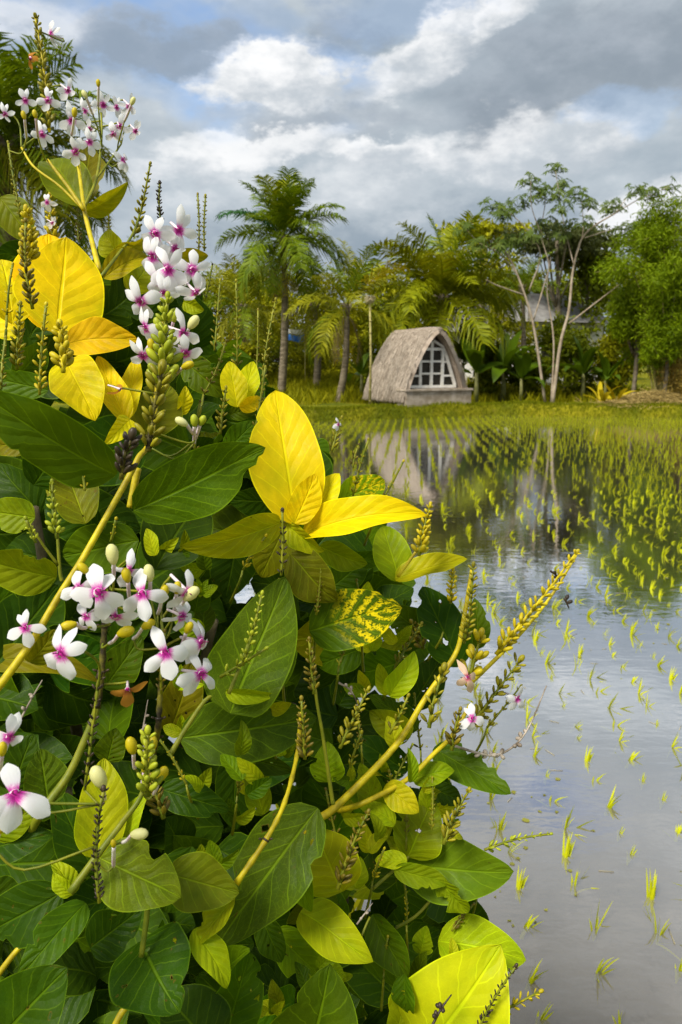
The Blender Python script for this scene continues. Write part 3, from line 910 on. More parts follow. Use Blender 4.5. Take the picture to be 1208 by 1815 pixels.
def tree(name, label, px, Y, cy, rx, rz, mat, nclump, nleaf, lsize, seed, cat='tree', group=None, flat=.6, aspect=.45, trunk=True, cx=None, cr=(.25, .42)):
    b = gbase(px, Y); c = BG(cx if cx is not None else px, cy, Y)
    root = empty(name, b); tag(root, label, cat, group)
    k = Y / 1337.0
    r = (rx * k, rx * k * .85, rz * k)
    C, Q = clumps(c - b, r, nclump, seed, cr)
    v, f = leaf_cloud(C, Q, nleaf, lsize, seed + 1, flat, aspect)
    obj('crown', mesh_from('crown', v, f, [mat], False), root)
    mb = MB()
    h = (c - b).z
    mb.tube(smooth_path([(0, 0, -.2), ((c - b).x * .4 + .1, 0, h * .5), ((c - b).x, 0, h * 1.05)], 5), [.10 * max(.4, h / 4)] * 6 + [.05 * max(.4, h / 4)] * 5, 7)
    for q in C[:9]:
        q = Vector(q); s = Vector(((c - b).x * .5, 0, h * .55)); mid = s.lerp(q, .5) + Vector((0, 0, -.1))
        mb.tube(smooth_path([s, mid, q], 3), [.045, .04, .035, .03, .025, .02, .012], 5)
    mb.build('trunk', M_TWIG, root)
    return root
M_T1 = mat_simple_leaf('dark foliage', (0.05, 0.08, 0.001), (0.20, 0.225, 0.003), .5, .25, .3, .6)
M_T2 = mat_simple_leaf('mid foliage', (0.11, 0.13, 0.002), (0.42, 0.40, 0.004), .5, .25, .3, .6)
M_T3 = mat_simple_leaf('bright bamboo leaves', (0.06, 0.12, 0.001), (0.25, 0.33, 0.003), .5, .3, .3, .6)
M_T4 = mat_simple_leaf('grey green foliage', (0.045, 0.055, 0.018), (0.13, 0.15, 0.045), .55, .25, .25, .6)
M_T5 = mat_simple_leaf('dry brown leaves', (0.16, 0.11, 0.02), (0.42, 0.30, 0.06), .7, .15, .15, .6)
M_T6 = mat_simple_leaf('yellow leaves', (0.34, 0.27, 0.006), (0.62, 0.48, 0.015), .5, .3, .3, .6)
gback = 'wood beyond the field'
# the wood that closes the view
wood = [(300, 52, 520, 150, 110, M_T1), (420, 50, 560, 110, 90, M_T2), (520, 54, 570, 110, 90, M_T1), (640, 52, 560, 110, 90, M_T2), (720, 50, 560, 80, 80, M_T1),
        (850, 50, 545, 90, 100, M_T2), (940, 48, 560, 90, 90, M_T1), (1040, 52, 545, 110, 110, M_T1), (1150, 52, 540, 120, 110, M_T2), (1290, 50, 520, 130, 130, M_T1), (180, 52, 540, 130, 100, M_T2), (60, 50, 540, 130, 110, M_T1), (-90, 50, 520, 150, 130, M_T2)]
wl = ['dark leafy tree in the wood behind the shrub top, left of the tall palm', 'olive leafy tree in the wood left of the tall palm trunk', 'dark leafy tree in the wood behind the tall palm trunk',
      'olive leafy tree in the wood behind the young palm', 'dark leafy tree in the wood just left of the bushy palm', 'olive leafy tree in the wood just right of the bushy palm',
      'dark leafy tree in the wood behind the pale branching trunks', 'broad dark tree in the wood right of the pale branching trunks', 'olive leafy tree in the wood behind the bamboo',
      'dark leafy tree in the wood at the right edge behind the bamboo', 'olive leafy tree in the wood behind the upper flower cluster', 'dark leafy tree in the wood behind the big yellow leaves', 'olive leafy tree in the wood past the left edge palm']
for i, (px, Y, cy, rx, rz, m_) in enumerate(wood):
    tree('leafy_tree', wl[i], px, Y, cy, rx, rz, m_, 34, 7000, .32, 100 + i, group=gback)
tree('layered_tree', 'grey green tree with flat layered branches behind the pale branching tree', 985, 38, 425, 130, 28, M_T4, 34, 3600, .28, 201, flat=1.6, cr=(.16, .28))
tree('layered_tree', 'broad flat topped tree behind the bushy palm and the hut', 850, 40, 415, 90, 30, M_T2, 24, 2600, .30, 202, flat=1.6, cr=(.18, .3))
tree('dark_tree', 'dark grey green conical tree between pale branching tree and bamboo', 1040, 39, 500, 55, 95, M_T1, 24, 3600, .30, 203)
# shrubs along the foot of the wood
low = [(545, 40, 622, 60, 45, M_T2, 'low olive bush in the field left of the young palm'), (470, 42, 620, 55, 50, M_T1, 'low dark bush left of the tall palm trunk'), (660, 34, 640, 40, 60, M_T1, 'dark bush between the young palm and the hut'),
       (860, 31, 655, 45, 55, M_T1, 'dark bush just right of the hut'), (930, 30.5, 660, 50, 50, M_T1, 'dark bush left of the pale trunks'), (1020, 31, 650, 55, 60, M_T1, 'dark bush right of the pale trunks'), (1085, 31, 640, 45, 60, M_T2, 'olive bush beside the bamboo clump'),
       (1000, 34, 600, 60, 60, M_T1, 'dark bush farther back behind the pale trunks'), (1110, 33, 600, 60, 60, M_T2, 'bright olive bush under the bamboo'), (880, 36, 600, 70, 60, M_T2, 'olive bush farther back right of the hut'),
       (400, 36, 640, 60, 50, M_T2, 'olive bush far left behind the thin flower spikes'), (720, 36, 620, 60, 50, M_T2, 'olive bush behind the hut roof'), (600, 44, 615, 60, 40, M_T2, 'small olive bush far behind the young palm'),
       (1125, 28.5, 560, 55, 85, M_T3, 'rich green leafy bush on the left flank of the bamboo'), (1180, 26.8, 570, 60, 90, M_T3, 'rich green leafy bush at the right edge before the bamboo'), (1225, 27, 500, 60, 110, M_T3, 'tall green bush cut by the right edge')]
for i, (px, Y, cy, rx, rz, m_, lb) in enumerate(low):
    tree('bush', lb, px, Y, cy, rx, rz, m_, 20, 9000 if m_ is M_T3 else 3200, .21, 300 + i, 'bush', 'bushes along the far bank', aspect=.15 if m_ is M_T3 else .45, flat=.1 if m_ is M_T3 else .6)
# bamboo clump
def bamboo():
    b = gbase(1185, 27.5); root = empty('bamboo_clump', b); tag(root, 'tall feathery bamboo clump with dry brown foot at the right edge', 'bamboo')
    k = 27.5 / 1337
    r_ = random.Random(9); C = []; Q = []
    for i in range(34):
        a = r_.uniform(0, 6.3); sp = r_.uniform(.1, 1.0)
        hx = math.cos(a) * sp * 2.7; hy = math.sin(a) * sp * 1.7; h = (7.6 - 2.6 * sp ** 1.5) * r_.uniform(.85, 1.03)
        path = smooth_path([(hx * .15, hy * .15, -.1), (hx * .45, hy * .45, h * .55), (hx * .8, hy * .8, h * .92), (hx * 1.25, hy * 1.25, h * .93)], 5)
        mb = MB(); mb.tube(path, [.035 * (1 - .8 * i_ / (len(path) - 1)) for i_ in range(len(path))], 5); mb.build('culm', M_BAMBOO, root)
        for q in path[3:]: C.append(tuple(q + Vector((r_.gauss(0, .12), r_.gauss(0, .12), r_.gauss(0, .1))))); Q.append((.42, .42, .5))
    v, f = leaf_cloud(C, Q, 44000, .19, 77, .2, .17)
    obj('leaves', mesh_from('leaves', v, f, [M_T3], False), root)
    C2 = [(r_.uniform(-.6, 1.4), r_.uniform(-1.2, .4), r_.uniform(.3, 2.0)) for _ in range(26)]
    v, f = leaf_cloud(C2, [(.4, .4, .5)] * 26, 6500, .17, 78, .0, .17)
    obj('dry_leaves', mesh_from('dry_leaves', v, f, [M_T5], False), root)
bamboo()
# pale branching tree with clusters of lobed leaves
def lobed_leaf(r_, p, up_, L):
    """palmate leaf: seven lobes spread from the stalk"""
    V = [p]; F = []
    a0 = r_.uniform(0, 6.3)
    n = up_.normalized(); e1 = n.orthogonal().normalized(); e2 = n.cross(e1)
    for k in range(7):
        a = a0 + k * .78
        d = e1 * math.cos(a) + e2 * math.sin(a); s = e1 * -math.sin(a) + e2 * math.cos(a)
        l = L * r_.uniform(.75, 1.1)
        i = len(V)
        V += [p + d * l * .5 + s * l * .15, p + d * l + Vector((0, 0, -.25 * l)), p + d * l * .5 - s * l * .15]
        F.append((0, i, i + 1, i + 2))
    return V, F
M_PALE = mat_noise('pale smooth bark', (0.26, 0.20, 0.13), (0.46, 0.38, 0.28), 4, 0.8, 0.15, .3, .02)
M_LOBE = mat_simple_leaf('lobed leaves', (0.035, 0.075, 0.008), (0.15, 0.20, 0.03), .45, .3, .3, .8)
def pale_tree():
    Y0 = 28.2
    b = gbase(975, Y0); root = empty('branching_tree', b); tag(root, 'slender pale trunked tree with open branches and clustered lobed leaves', 'tree')
    Z = lambda zx, zy, dy=0: BG(800 + .3377 * zx, 280 + .3377 * zy, Y0 + dy) - b
    T = [([(490, 1290), (440, 940), (400, 770), (335, 590), (280, 490)], .10, .05, 0), ([(528, 1300), (570, 980), (615, 800), (640, 570), (700, 400), (860, 290), (985, 215)], .13, .025, .3),
         ([(522, 1290), (535, 960), (500, 700), (520, 520)], .07, .03, .5), ([(380, 720), (240, 670), (180, 640)], .05, .03, -.3), ([(430, 850), (490, 650), (510, 560), (470, 400), (490, 240), (480, 165)], .05, .02, .2),
         ([(615, 870), (770, 750), (880, 665)], .06, .03, -.4), ([(405, 700), (465, 520), (420, 410), (350, 330), (280, 270)], .05, .02, -.2), ([(640, 560), (600, 400), (575, 270), (560, 150)], .04, .018, .6),
         ([(650, 530), (690, 380), (680, 220)], .04, .018, -.2), ([(700, 420), (830, 380), (930, 375)], .035, .018, .4), ([(350, 620), (250, 500), (150, 450), (70, 370)], .04, .02, .3), ([(860, 290), (940, 180)], .03, .015, .1),
         ([(985, 215), (1060, 190), (1140, 150)], .03, .015, 0), ([(470, 400), (420, 260), (415, 120)], .035, .015, -.4), ([(575, 270), (545, 70)], .03, .012, .1), ([(300, 520), (300, 440)], .04, .02, 0), ([(985, 215), (1120, 230), (1200, 225)], .025, .015, .4)]
    tips = []
    for i, (pts, r0, r1, dy) in enumerate(T):
        pa = smooth_path([Z(x, y, dy * k / max(1, len(pts) - 1) * 1.6) for k, (x, y) in enumerate(pts)], 5)
        mb = MB(); mb.tube(pa, [(r0 + (r1 - r0) * k / (len(pa) - 1)) * .56 for k in range(len(pa))], 7)
        mb.build('trunk' if i < 3 else 'branch', M_PALE, root)
    cl = [(415, 120), (480, 165), (585, 150), (680, 210), (545, 65), (280, 270), (215, 255), (350, 240), (480, 345), (575, 265), (680, 330), (820, 255), (940, 175), (1050, 190), (1140, 150), (1195, 225), (920, 380), (1000, 370), (70, 370), (150, 450), (250, 460), (350, 440), (420, 410), (580, 390), (300, 440), (530, 200), (440, 190), (650, 180), (720, 240), (270, 300), (860, 250), (1010, 180)]
    r_ = random.Random(4)
    for (x, y) in cl:
        c = Z(x, y, r_.uniform(-.5, .8)); V = []; F = []
        mb = MB()
        for k in range(15):
            d = Vector((r_.gauss(0, 1), r_.gauss(0, 1), r_.gauss(.0, .9))).normalized()
            q = c + Vector((d.x * .38, d.y * .34, d.z * .26)) * r_.uniform(.5, 1.2)
            mb.add(*lobed_leaf(r_, q, Vector((d.x * .9 + r_.gauss(0, .4), d.y * .6 - .5, .8)), r_.uniform(.15, .27)))
            mb.tube([c - Vector((0, 0, .12)), q], .008, 4)
        mb.build('leaf_cluster', M_LOBE, root, False)
pale_tree()
# banana plants
M_BAN = mat_simple_leaf('banana leaf', (0.03, 0.07, 0.002), (0.10, 0.16, 0.004), .35, .25, .4, .8)
M_BANS = mat_noise('banana stalk', (0.08, 0.09, 0.02), (0.20, 0.19, 0.06), 5, .6, .3, .2, .01)
def banana_leaf(L, W, el, droop, seed):
    r_ = random.Random(seed); mb = MB(); n = 10
    p = Vector((0, 0, 0)); a = el; pts = []
    for i in range(n + 1):
        pts.append(p.copy()); a -= droop / n * (.4 + 1.2 * i / n); p = p + Vector((math.cos(a), 0, math.sin(a))) * (L / n)
    V = []; F = []
    for i, q in enumerate(pts):
        t = i / n; w = W * (math.sin(math.pi * min(1, max(0.02, (t - .12) / .88)) ** .8) ** .7 if t > .12 else .05)
        w *= r_.uniform(.85, 1.0)
        V += [q + Vector((0, -w, w * .35)), q, q + Vector((0, w, w * .35))]
    for i in range(n):
        k = i * 3; F += [(k, k + 1, k + 4, k + 3), (k + 1, k + 2, k + 5, k + 4)]
    mb.add(V, F)
    return mb.mesh('leaf', [M_BAN], True)
BANL = [banana_leaf(1.7, .27, e, d_, i) for i, (e, d_) in enumerate([(1.45, .5), (1.25, .8), (1.0, 1.1), (.7, 1.4), (.4, 1.5)])]
for i, (px, Y, s_, lb) in enumerate([(845, 28.6, 1.0, 'dark banana plant close to the right side of the hut'), (893, 29.4, 1.1, 'banana plant midway between the hut and the pale trunks'), (925, 28.8, .8, 'short banana plant just left of the pale trunks'),
                                    (1035, 29.6, .95, 'banana plant right of the pale trunks'), (1075, 29.4, .7, 'small banana plant beside the yellow shrub'), (640, 31.5, .85, 'dark banana plant left of the hut beside the bamboo pole'), (820, 33, 1.25, 'banana plant behind the hut')]):
    b = gbase(px, Y); root = empty('banana_plant', b); tag(root, lb, 'banana plant', 'banana plants on the far bank')
    mb = MB(); mb.tube([(0, 0, -.1), (.02, 0, .6 * s_), (0, .02, 1.15 * s_)], [.11 * s_, .09 * s_, .06 * s_], 8); mb.build('stalk', M_BANS, root)
    for k in range(9):
        o = obj('leaf', BANL[k % 5], root, (0, 0, 1.05 * s_)); o.rotation_euler = (rs.gauss(0, .15), 0, k * 2.4 + i); o.scale = (s_ * rs.uniform(.85, 1.1),) * 3
# yellow shrub and straw heap by the bamboo
b = gbase(1082, 27.0); root = empty('yellow_shrub', b); tag(root, 'small bright yellow shrub at the foot of the bamboo', 'shrub')
for k in range(16):
    a = k * 2.4; o = obj('leaf', banana_leaf(rs.uniform(.8, 1.25), .09, rs.uniform(.5, 1.35), 1.0, 50 + k), root, (0.25 * math.cos(a * 1.3), .2 * math.sin(a), .05)); o.rotation_euler.z = a
    o.data.materials.clear(); o.data.materials.append(M_T6)
sh = gbase(1165, 26.7)
mb = MB()
for k in range(1500):
    x = rs.gauss(0, .75); y = rs.gauss(0, .3); zt = max(0, .42 * math.exp(-(x / 1.0) ** 2 - (y / .4) ** 2)); z = zt * rs.uniform(.55, 1.05)
    a = rs.uniform(0, 6.3); L = rs.uniform(.12, .3); e = rs.gauss(0, .25)
    mb.tube([(x, y, z), (x + L * math.cos(a), y + L * math.sin(a), z + L * e)], .006, 3, cap=False)
sho = mb.build('straw_heap', mat_simple_leaf('straw', (0.34, 0.24, 0.07), (0.62, 0.47, 0.18), .8, .1, .1)); sho.location = sh; sho.scale = (1.5, 1.3, 1.25)
tag(sho, 'pale heap of cut straw on the bank at the right edge', 'straw heap')

# house behind the trees, far field shelter, blue banner
M_PLASTER = mat_noise('white plaster', (0.52, 0.50, 0.46), (0.74, 0.72, 0.68), 2, .9, .1, .1, .01)
M_ROOFG = mat_noise('grey roof', (0.16, 0.15, 0.14), (0.28, 0.27, 0.25), 3, .9, .1, .3, .02)
def house(px, Y, w, d, h, rot, label):
    b = gbase(px, Y); root = empty('house', b); root.rotation_euler.z = rot; tag(root, label, 'house')
    mb = MB(); mb.box((0, 0, h / 2 - .2), (w / 2, 0, 0), (0, d / 2, 0), (0, 0, h / 2 + .2)); mb.build('wall', M_PLASTER, root, False)
    mb = MB(); e = .45
    V = [(-w / 2 - e, -d / 2 - e, h - .05), (w / 2 + e, -d / 2 - e, h - .05), (w / 2 + e, d / 2 + e, h - .05), (-w / 2 - e, d / 2 + e, h - .05), (-w / 4, 0, h + 1.5), (w / 4, 0, h + 1.5)]
    mb.add(V, [(0, 1, 5, 4), (1, 2, 5), (2, 3, 4, 5), (3, 0, 4), (3, 2, 1, 0)]); mb.build('roof', M_ROOFG, root, False)
    for x in (-w * .28, w * .2):
        mb = MB(); mb.box((x, -d / 2 - .01, h * .55), (.45, 0, 0), (0, .03, 0), (0, 0, .55)); wd = mb.build('window', M_WHITE, root, False)
        mb = MB(); mb.box((x, -d / 2 - .035, h * .55), (.38, 0, 0), (0, .02, 0), (0, 0, .48)); mb.build('pane', M_PANE, wd, False)
house(962, 40, 4.2, 4, 3.1, R(20), 'white walled house with grey roof behind the pale trunks')
house(835, 43, 3.4, 4, 2.6, R(-10), 'low pale house glimpsed behind the banana plants right of the hut')
M_BLUE = mat_noise('blue cloth', (0.03, 0.13, 0.50), (0.10, 0.28, 0.70), 3, .8, .1, .1, .01)
M_CLOTHW = mat_noise('white cloth', (0.6, 0.62, 0.66), (0.8, 0.8, 0.8), 3, .8, .1, .1, .01)
b = gbase(522, 38); root = empty('banner', b); tag(root, 'small blue and white banner on posts in the field beside the tall palm', 'banner')
hb = BG(522, 594, 38) - b
for x in (-.52, .52):
    mb = MB(); mb.tube([(x, 0, -.1), (x, 0, hb.z + .4)], .03, 6); mb.build('post', M_BAMBOO, root)
def cloth(z0, z1, wob, mat, name, y=0):
    V = []; F = []
    for i in range(9):
        x = -.5 + i / 8
        V += [(x, y + .04 * math.sin(i * 1.1), hb.z + z0 + wob * math.sin(i * .8)), (x, y + .05 * math.sin(i * 1.3 + .4), hb.z + z1 + wob * math.sin(i * .8 + 1))]
    F = [(2 * i, 2 * i + 2, 2 * i + 3, 2 * i + 1) for i in range(8)]
    obj(name, mesh_from(name, V, F, [mat]), root)
cloth(-.30, .02, .05, M_BLUE, 'blue_cloth'); cloth(.05, .28, .03, M_CLOTHW, 'white_cloth')

# ================================================================== THE FLOWERING SHRUB
SHB = Vector((-0.42, 0.72, gz(-0.42, 0.72)))
shrub = empty('flowering_shrub', SHB)
tag(shrub, 'large flowering shrub with green and yellow leaves and white magenta throated flowers', 'shrub')
def keep(o):
    """geometry is written in world space; bring it under the shrub"""
    o.parent = shrub; o.matrix_parent_inverse = Matrix.Translation(-SHB); return o
def D0(x, y):
    """how far from the lens the shrub's front stands"""
    return 0.46 + 0.20 * max(0, min(1.1, x / 900)) + 0.30 * max(0, (800 - y) / 800)

CY = (0.78, 0.60, 0.003)      # yellow leaf
CO = (0.66, 0.46, 0.004)      # orange yellow leaf
CS = (0.36, 0.33, 0.004)      # olive yellow
CL = (0.36, 0.41, 0.004)      # lime
CB = (0.46, 0.48, 0.006)      # bright lime
CM = (0.20, 0.265, 0.003)    # mid green
CG = (0.070, 0.128, 0.002)    # green
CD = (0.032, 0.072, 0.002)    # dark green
CA = (0.17, 0.165, 0.004)     # olive

def leaf_geo(pb, pt, hw, roll=0., fold=.18, bend=.06, seed=0, nt=26, ns=8, bites=(), tip=1.0, facing=None, wave=.05, sway=0.0, base=.8):
    r_ = random.Random(seed)
    ax = pt - pb; L = ax.length; ad = ax.normalized()
    view = ((pb + pt) / 2 - CAM).normalized() if facing is None else facing
    sd = ad.cross(view).normalized()
    nm = sd.cross(ad).normalized()
    if nm.dot(view) > 0: nm = -nm; sd = -sd
    q = Matrix.Rotation(roll, 3, ad); sd = q @ sd; nm = q @ nm
    sd0, nm0 = sd, nm
    twist = r_.gauss(0, .32); curl = r_.gauss(0, .05)
    V = []; U = []
    ph1, ph2 = r_.uniform(0, 6.3), r_.uniform(0, 6.3)
    for i in range(nt + 1):
        t = i / nt
        tw_ = Matrix.Rotation(twist * (t - .4), 3, ad); sd = tw_ @ sd0; nm = tw_ @ nm0
        w = hw * max(0.0, math.sin(math.pi * min(1, t ** base))) ** (.62 if t < .5 else .58 + .30 * tip) + .0012 * (1 - t)
        c = pb + ax * t + nm * (bend * L * 4 * t * (1 - t)) + sd * (sway * L * math.sin(math.pi * t)) - nm * (bend * .5 * L * t ** 3 + curl * L * t ** 4)
        for j in range(ns + 1):
            s = -1 + 2 * j / ns
            wl_ = w * (1 + .05 * math.sin(t * 9 + ph1 + (2 if s > 0 else 0)))
            for bt, bs, br in bites:                          # insect bites taken from the margin
                if (s > 0) == (bs > 0) and abs(t - bt) < br:
                    wl_ *= 1 - abs(bs) * math.sqrt(max(0, 1 - ((t - bt) / br) ** 2)) * (.85 + .15 * math.sin(t * 70))
            a = abs(s)
            z = fold * a * wl_ + wave * wl_ * a * a * math.sin(t * 11 + ph2 + (1.7 if s > 0 else 0)) - .10 * fold * wl_ * a ** 3
            z += .032 * hw * math.sin(2 * math.pi * (t * 6.2 - 1.9 * a ** .8)) * a * (1 - a) * 3 * min(1, 6 * t)
            V.append(c + sd * (s * wl_) + nm * z); U.append((j / ns, t))
    F = []
    for i in range(nt):
        for j in range(ns):
            k = i * (ns + 1) + j
            F.append((k, k + 1, k + ns + 2, k + ns + 1))
    return V, F, U
LEAFN = [0]
def leaf(bx, by, tx, ty, W, col, dz=0.0, td=0.0, roll=0, fold=.18, bend=.06, vein=.5, bites=(), tip=.35, mat=None, wave=.05, sway=0., base=.8, stalk=True):
    """one leaf: base pixel, tip pixel, width in photograph pixels, colour, depth behind the shrub's front, extra depth at the tip"""
    LEAFN[0] += 1
    d = D0((bx + tx) / 2, (by + ty) / 2) + dz
    pb = P(bx, by, d - td / 2); pt = P(tx, ty, d + td / 2)
    q = random.Random(LEAFN[0] * 71)
    fold *= q.uniform(.8, 1.7); bend += q.gauss(.015, .03); wave *= q.uniform(1.0, 2.6)
    if not bites and col[0] < .3 and q.random() < .45:
        bites = tuple((q.uniform(.25, .9), q.choice((-1, 1)) * q.uniform(.15, .5), q.uniform(.02, .07)) for _ in range(q.randint(1, 2)))
    V, F, U = leaf_geo(pb, pt, W * .5 * d / FPX, R(roll), fold, bend, LEAFN[0], bites=bites, tip=tip, wave=wave, sway=sway, base=base)
    me = mesh_from('leaf', V, F, [mat or M_LEAF], True, U)
    o = keep(obj('leaf', me))
    j = random.Random(LEAFN[0] * 13)
    o.color = tuple(c * j.uniform(.88, 1.12) for c in col) + (1,)
    o['vein'] = float(vein); o['hole'] = 1.0 if (col[0] < .3 and q.random() < .55) else 0.0
    return o
X = leaf
# ---- top left
X(149, 368, 78, 272, 78, (.16, .17, .004), .02, .03, 20, .35, .05, .4)
X(150, 366, 158, 258, 62, CA, .05, .03, -10, .2, .08, .3)
X(147, 376, 228, 328, 34, CS, -.01, -.01, 30, .6, .06, .5)
X(98, 590, 84, 408, 124, CY, .02, .02, 0, .10, .05, .35, wave=.03)
X(102, 592, 118, 428, 150, CY, -.01, .02, 5, .14, -.03, .4, tip=.4, wave=.03)
X(116, 612, 246, 604, 66, CO, -.03, .0, -25, .45, .12, .3)
X(22, 575, 2, 452, 84, CY, .03, .02, 10, .2, .05, .4)
X(40, 590, -40, 520, 70, CY, .06, .02, -10, .2, .05, .4)
X(118, 640, 168, 742, 88, CY, -.02, -.02, 0, .2, .08, .35)
X(223, 748, 173, 632, 46, CY, -.01, .01, 12, .35, .04, .5)
X(222, 742, 243, 630, 40, CY, .0, .02, -20, .3, .04, .4)
X(231, 744, 187, 786, 32, CY, -.03, -.02, 0, .3, .1, .3)
X(215, 458, 184, 408, 44, CS, .03, .0, -20, .4, .05, .3)
X(200, 452, 258, 424, 38, CS, .02, .0, 30, .4, .05, .3)
X(184, 494, 264, 452, 46, CS, .03, .02, -25, .4, .08, .3)
X(180, 470, 205, 432, 36, CG, .05, .0, 0, .2, .06, .3)
X(178, 562, 262, 505, 78, CD, .08, .02, 0, .2, .1, .3)
X(230, 520, 262, 470, 50, CS, .06, .02, 0, .2, .1, .3)
X(298, 452, 368, 453, 30, CS, .08, .02, 20, .4, .08, .3)
X(325, 535, 362, 550, 26, CS, .06, .0, 10, .4, .08, .3)
X(0, 350, 60, 430, 60, CA, .12, .0, 0, .2, .06, .3)
# ---- large green leaves of the middle
X(205, 842, -45, 692, 112, CG, -.06, -.05, -18, .22, .08, .25, bites=((.62, -.18, .03),))
X(150, 800, 60, 745, 40, CY, -.02, .0, 30, .2, .1, .2)
X(236, 905, 468, 793, 112, CG, -.05, .02, 10, .22, .06, .95, bites=((.80, .45, .07), (.93, .5, .05)))
X(70, 786, -25, 792, 44, CA, .02, .0, 15, .3, .06, .3)
X(152, 928, 112, 820, 78, CA, .02, .02, 0, .2, .06, .8)
X(246, 958, 112, 985, 88, CG, .03, .02, 0, .2, .06, .3)
X(275, 1010, 356, 885, 116, CD, .04, .05, -10, .2, .07, .25)
X(62, 918, -25, 905, 60, CM, .0, .0, 0, .2, .06, .3)
X(100, 1024, -50, 985, 78, CM, -.03, -.02, -20, .3, .04, .25, bites=((.42, .3, .08), (.3, .3, .05)))
X(-20, 1195, 105, 1035, 118, CD, .05, .05, 0, .2, .06, .25)
X(185, 1220, 250, 1128, 66, CG, .06, .0, 0, .2, .06, .25)
X(300, 1295, 345, 1170, 72, CA, .05, .0, 10, .25, .06, .3)
X(345, 1085, 360, 1022, 44, CG, .05, .0, 0, .2, .06, .3)
X(52, 1174, 101, 1116, 46, CA, -.03, .0, 20, .3, .06, .3)
X(-30, 1170, 170, 1188, 50, CA, .03, .0, -20, .3, .06, .3)
X(30, 668, 78, 606, 56, CG, .04, .0, 20, .25, .06, .3)
X(85, 692, -20, 668, 46, CG, .05, .0, 0, .2, .06, .3)
X(252, 772, 305, 680, 84, CA, .03, .02, 0, .2, .06, .3)
X(328, 640, 396, 704, 56, CG, .06, .0, 0, .2, .06, .5)
X(318, 735, 330, 684, 26, CY, .02, .0, 30, .3, .06, .3)
X(420, 722, 406, 640, 44, CY, .05, .01, 5, .2, .04, .5)
X(428, 722, 449, 640, 42, CY, .06, .01, -20, .25, .04, .3)
X(424, 722, 464, 706, 26, CY, .05, .01, 20, .4, .08, .3)
X(386, 630, 430, 600, 22, CM, .10, .0, 20, .3, .05, .3)
X(406, 735, 462, 722, 26, CG, .08, .0, 0, .2, .08, .3)
X(400, 800, 455, 745, 44, CG, .08, .0, 0, .2, .08, .3)
# ---- the big yellow rosette
X(522, 930, 487, 688, 124, CY, .0, .03, 4, .12, .06, .35, bites=((.72, -.14, .03),), wave=.04)
X(522, 928, 560, 840, 54, CY, -.03, .0, 10, .2, .05, .5)
X(548, 930, 600, 838, 60, CY, -.02, .0, -18, .25, .04, .25)
X(536, 948, 752, 902, 70, CY, -.05, -.02, -30, .55, .06, .3)
X(600, 888, 682, 852, 56, CM, .03, .0, 0, .1, .03, .6, mat=M_MOTTLE, tip=-.4)
X(498, 926, 318, 966, 66, CS, -.02, -.04, -22, .4, .13, .6)
X(508, 926, 462, 1024, 80, CA, .02, .0, 0, .2, .06, .5)
X(514, 982, 594, 1070, 78, (0.14, .15, .005), -.02, .0, 8, .25, .06, .8)
X(508, 930, 574, 978, 38, CL, -.02, .0, 25, .5, .08, .6)
X(407, 1264, 508, 1022, 138, (0.10, .145, .005), -.03, .02, 0, .15, .05, .95, base=.62, tip=.3)
X(400, 1225, 488, 1232, 26, CL, -.04, .0, 25, .5, .1, .3)
X(566, 968, 650, 1004, 46, CM, .02, .0, 15, .35, .06, .4)
X(612, 988, 692, 988, 30, CG, .04, .0, 15, .4, .06, .3)
X(706, 1032, 678, 930, 64, CM, .02, .02, 8, .25, .05, .55)
X(700, 1028, 828, 990, 44, CL, -.01, .0, -35, .6, .06, .4)
X(548, 1118, 712, 1074, 104, CG, -.02, .0, -5, .15, .05, .5, mat=M_MOTTLE, bites=((.86, -.3, .05),))
X(750, 1124, 688, 1074, 58, CG, .05, .0, 0, .2, .06, .3, bites=((.5, -.5, .12),))
X(812, 1182, 748, 1038, 82, CD, .02, .02, 10, .25, .06, .3)
X(846, 1150, 842, 1060, 40, CG, .05, .0, 10, .25, .06, .3)
X(690, 1234, 737, 1156, 44, CL, -.01, .0, 10, .3, .05, .35)
X(687, 1232, 672, 1174, 26, CL, .0, .0, -15, .3, .05, .3)
X(728, 1254, 786, 1160, 62, CD, .06, .0, 0, .2, .06, .3)
X(740, 1292, 654, 1232, 42, CG, .03, .0, 10, .25, .06, .3)
X(728, 1304, 654, 1262, 52, CM, .02, .0, -10, .25, .06, .3)
X(722, 1366, 628, 1308, 56, CD, .05, .0, 0, .2, .06, .3)
X(768, 1326, 905, 1404, 66, CG, -.02, -.04, -15, .25, -.06, .35, bites=((.38, -.45, .10), (.62, -.4, .09), (.80, -.35, .06)))
X(729, 1386, 722, 1324, 20, CM, -.04, .0, 30, .4, .06, .3)
X(730, 1380, 805, 1364, 40, CM, -.02, .0, -10, .3, .06, .5)
X(760, 1392, 822, 1424, 36, CD, .02, .0, 0, .2, .06, .3)
X(682, 1392, 742, 1440, 46, CB, -.03, -.01, 0, .25, .08, .3)
X(668, 1444, 638, 1352, 44, CM, .0, .0, 0, .25, .06, .4)
X(640, 1420, 610, 1375, 30, CM, .01, .0, 20, .25, .06, .3)
X(700, 1460, 636, 1424, 32, CL, -.02, .0, 25, .35, .06, .4)
X(722, 1518, 768, 1416, 88, CM, .0, .01, 0, .2, .06, .7, tip=.4)
X(716, 1532, 908, 1548, 106, (0.11, .19, .005), -.02, -.03, 5, .2, .07, .4, wave=.07)
X(698, 1538, 796, 1566, 38, CM, -.03, .0, 10, .3, .06, .4)
X(780, 1560, 830, 1614, 46, CM, -.04, .0, 30, .3, .06, .4, bites=((.4, .7, .15), (.5, -.6, .14)))
X(650, 1572, 712, 1488, 64, CD, .04, .0, 0, .2, .06, .3)
X(776, 1668, 932, 1700, 88, CL, -.03, -.02, -12, .3, .1, .9)
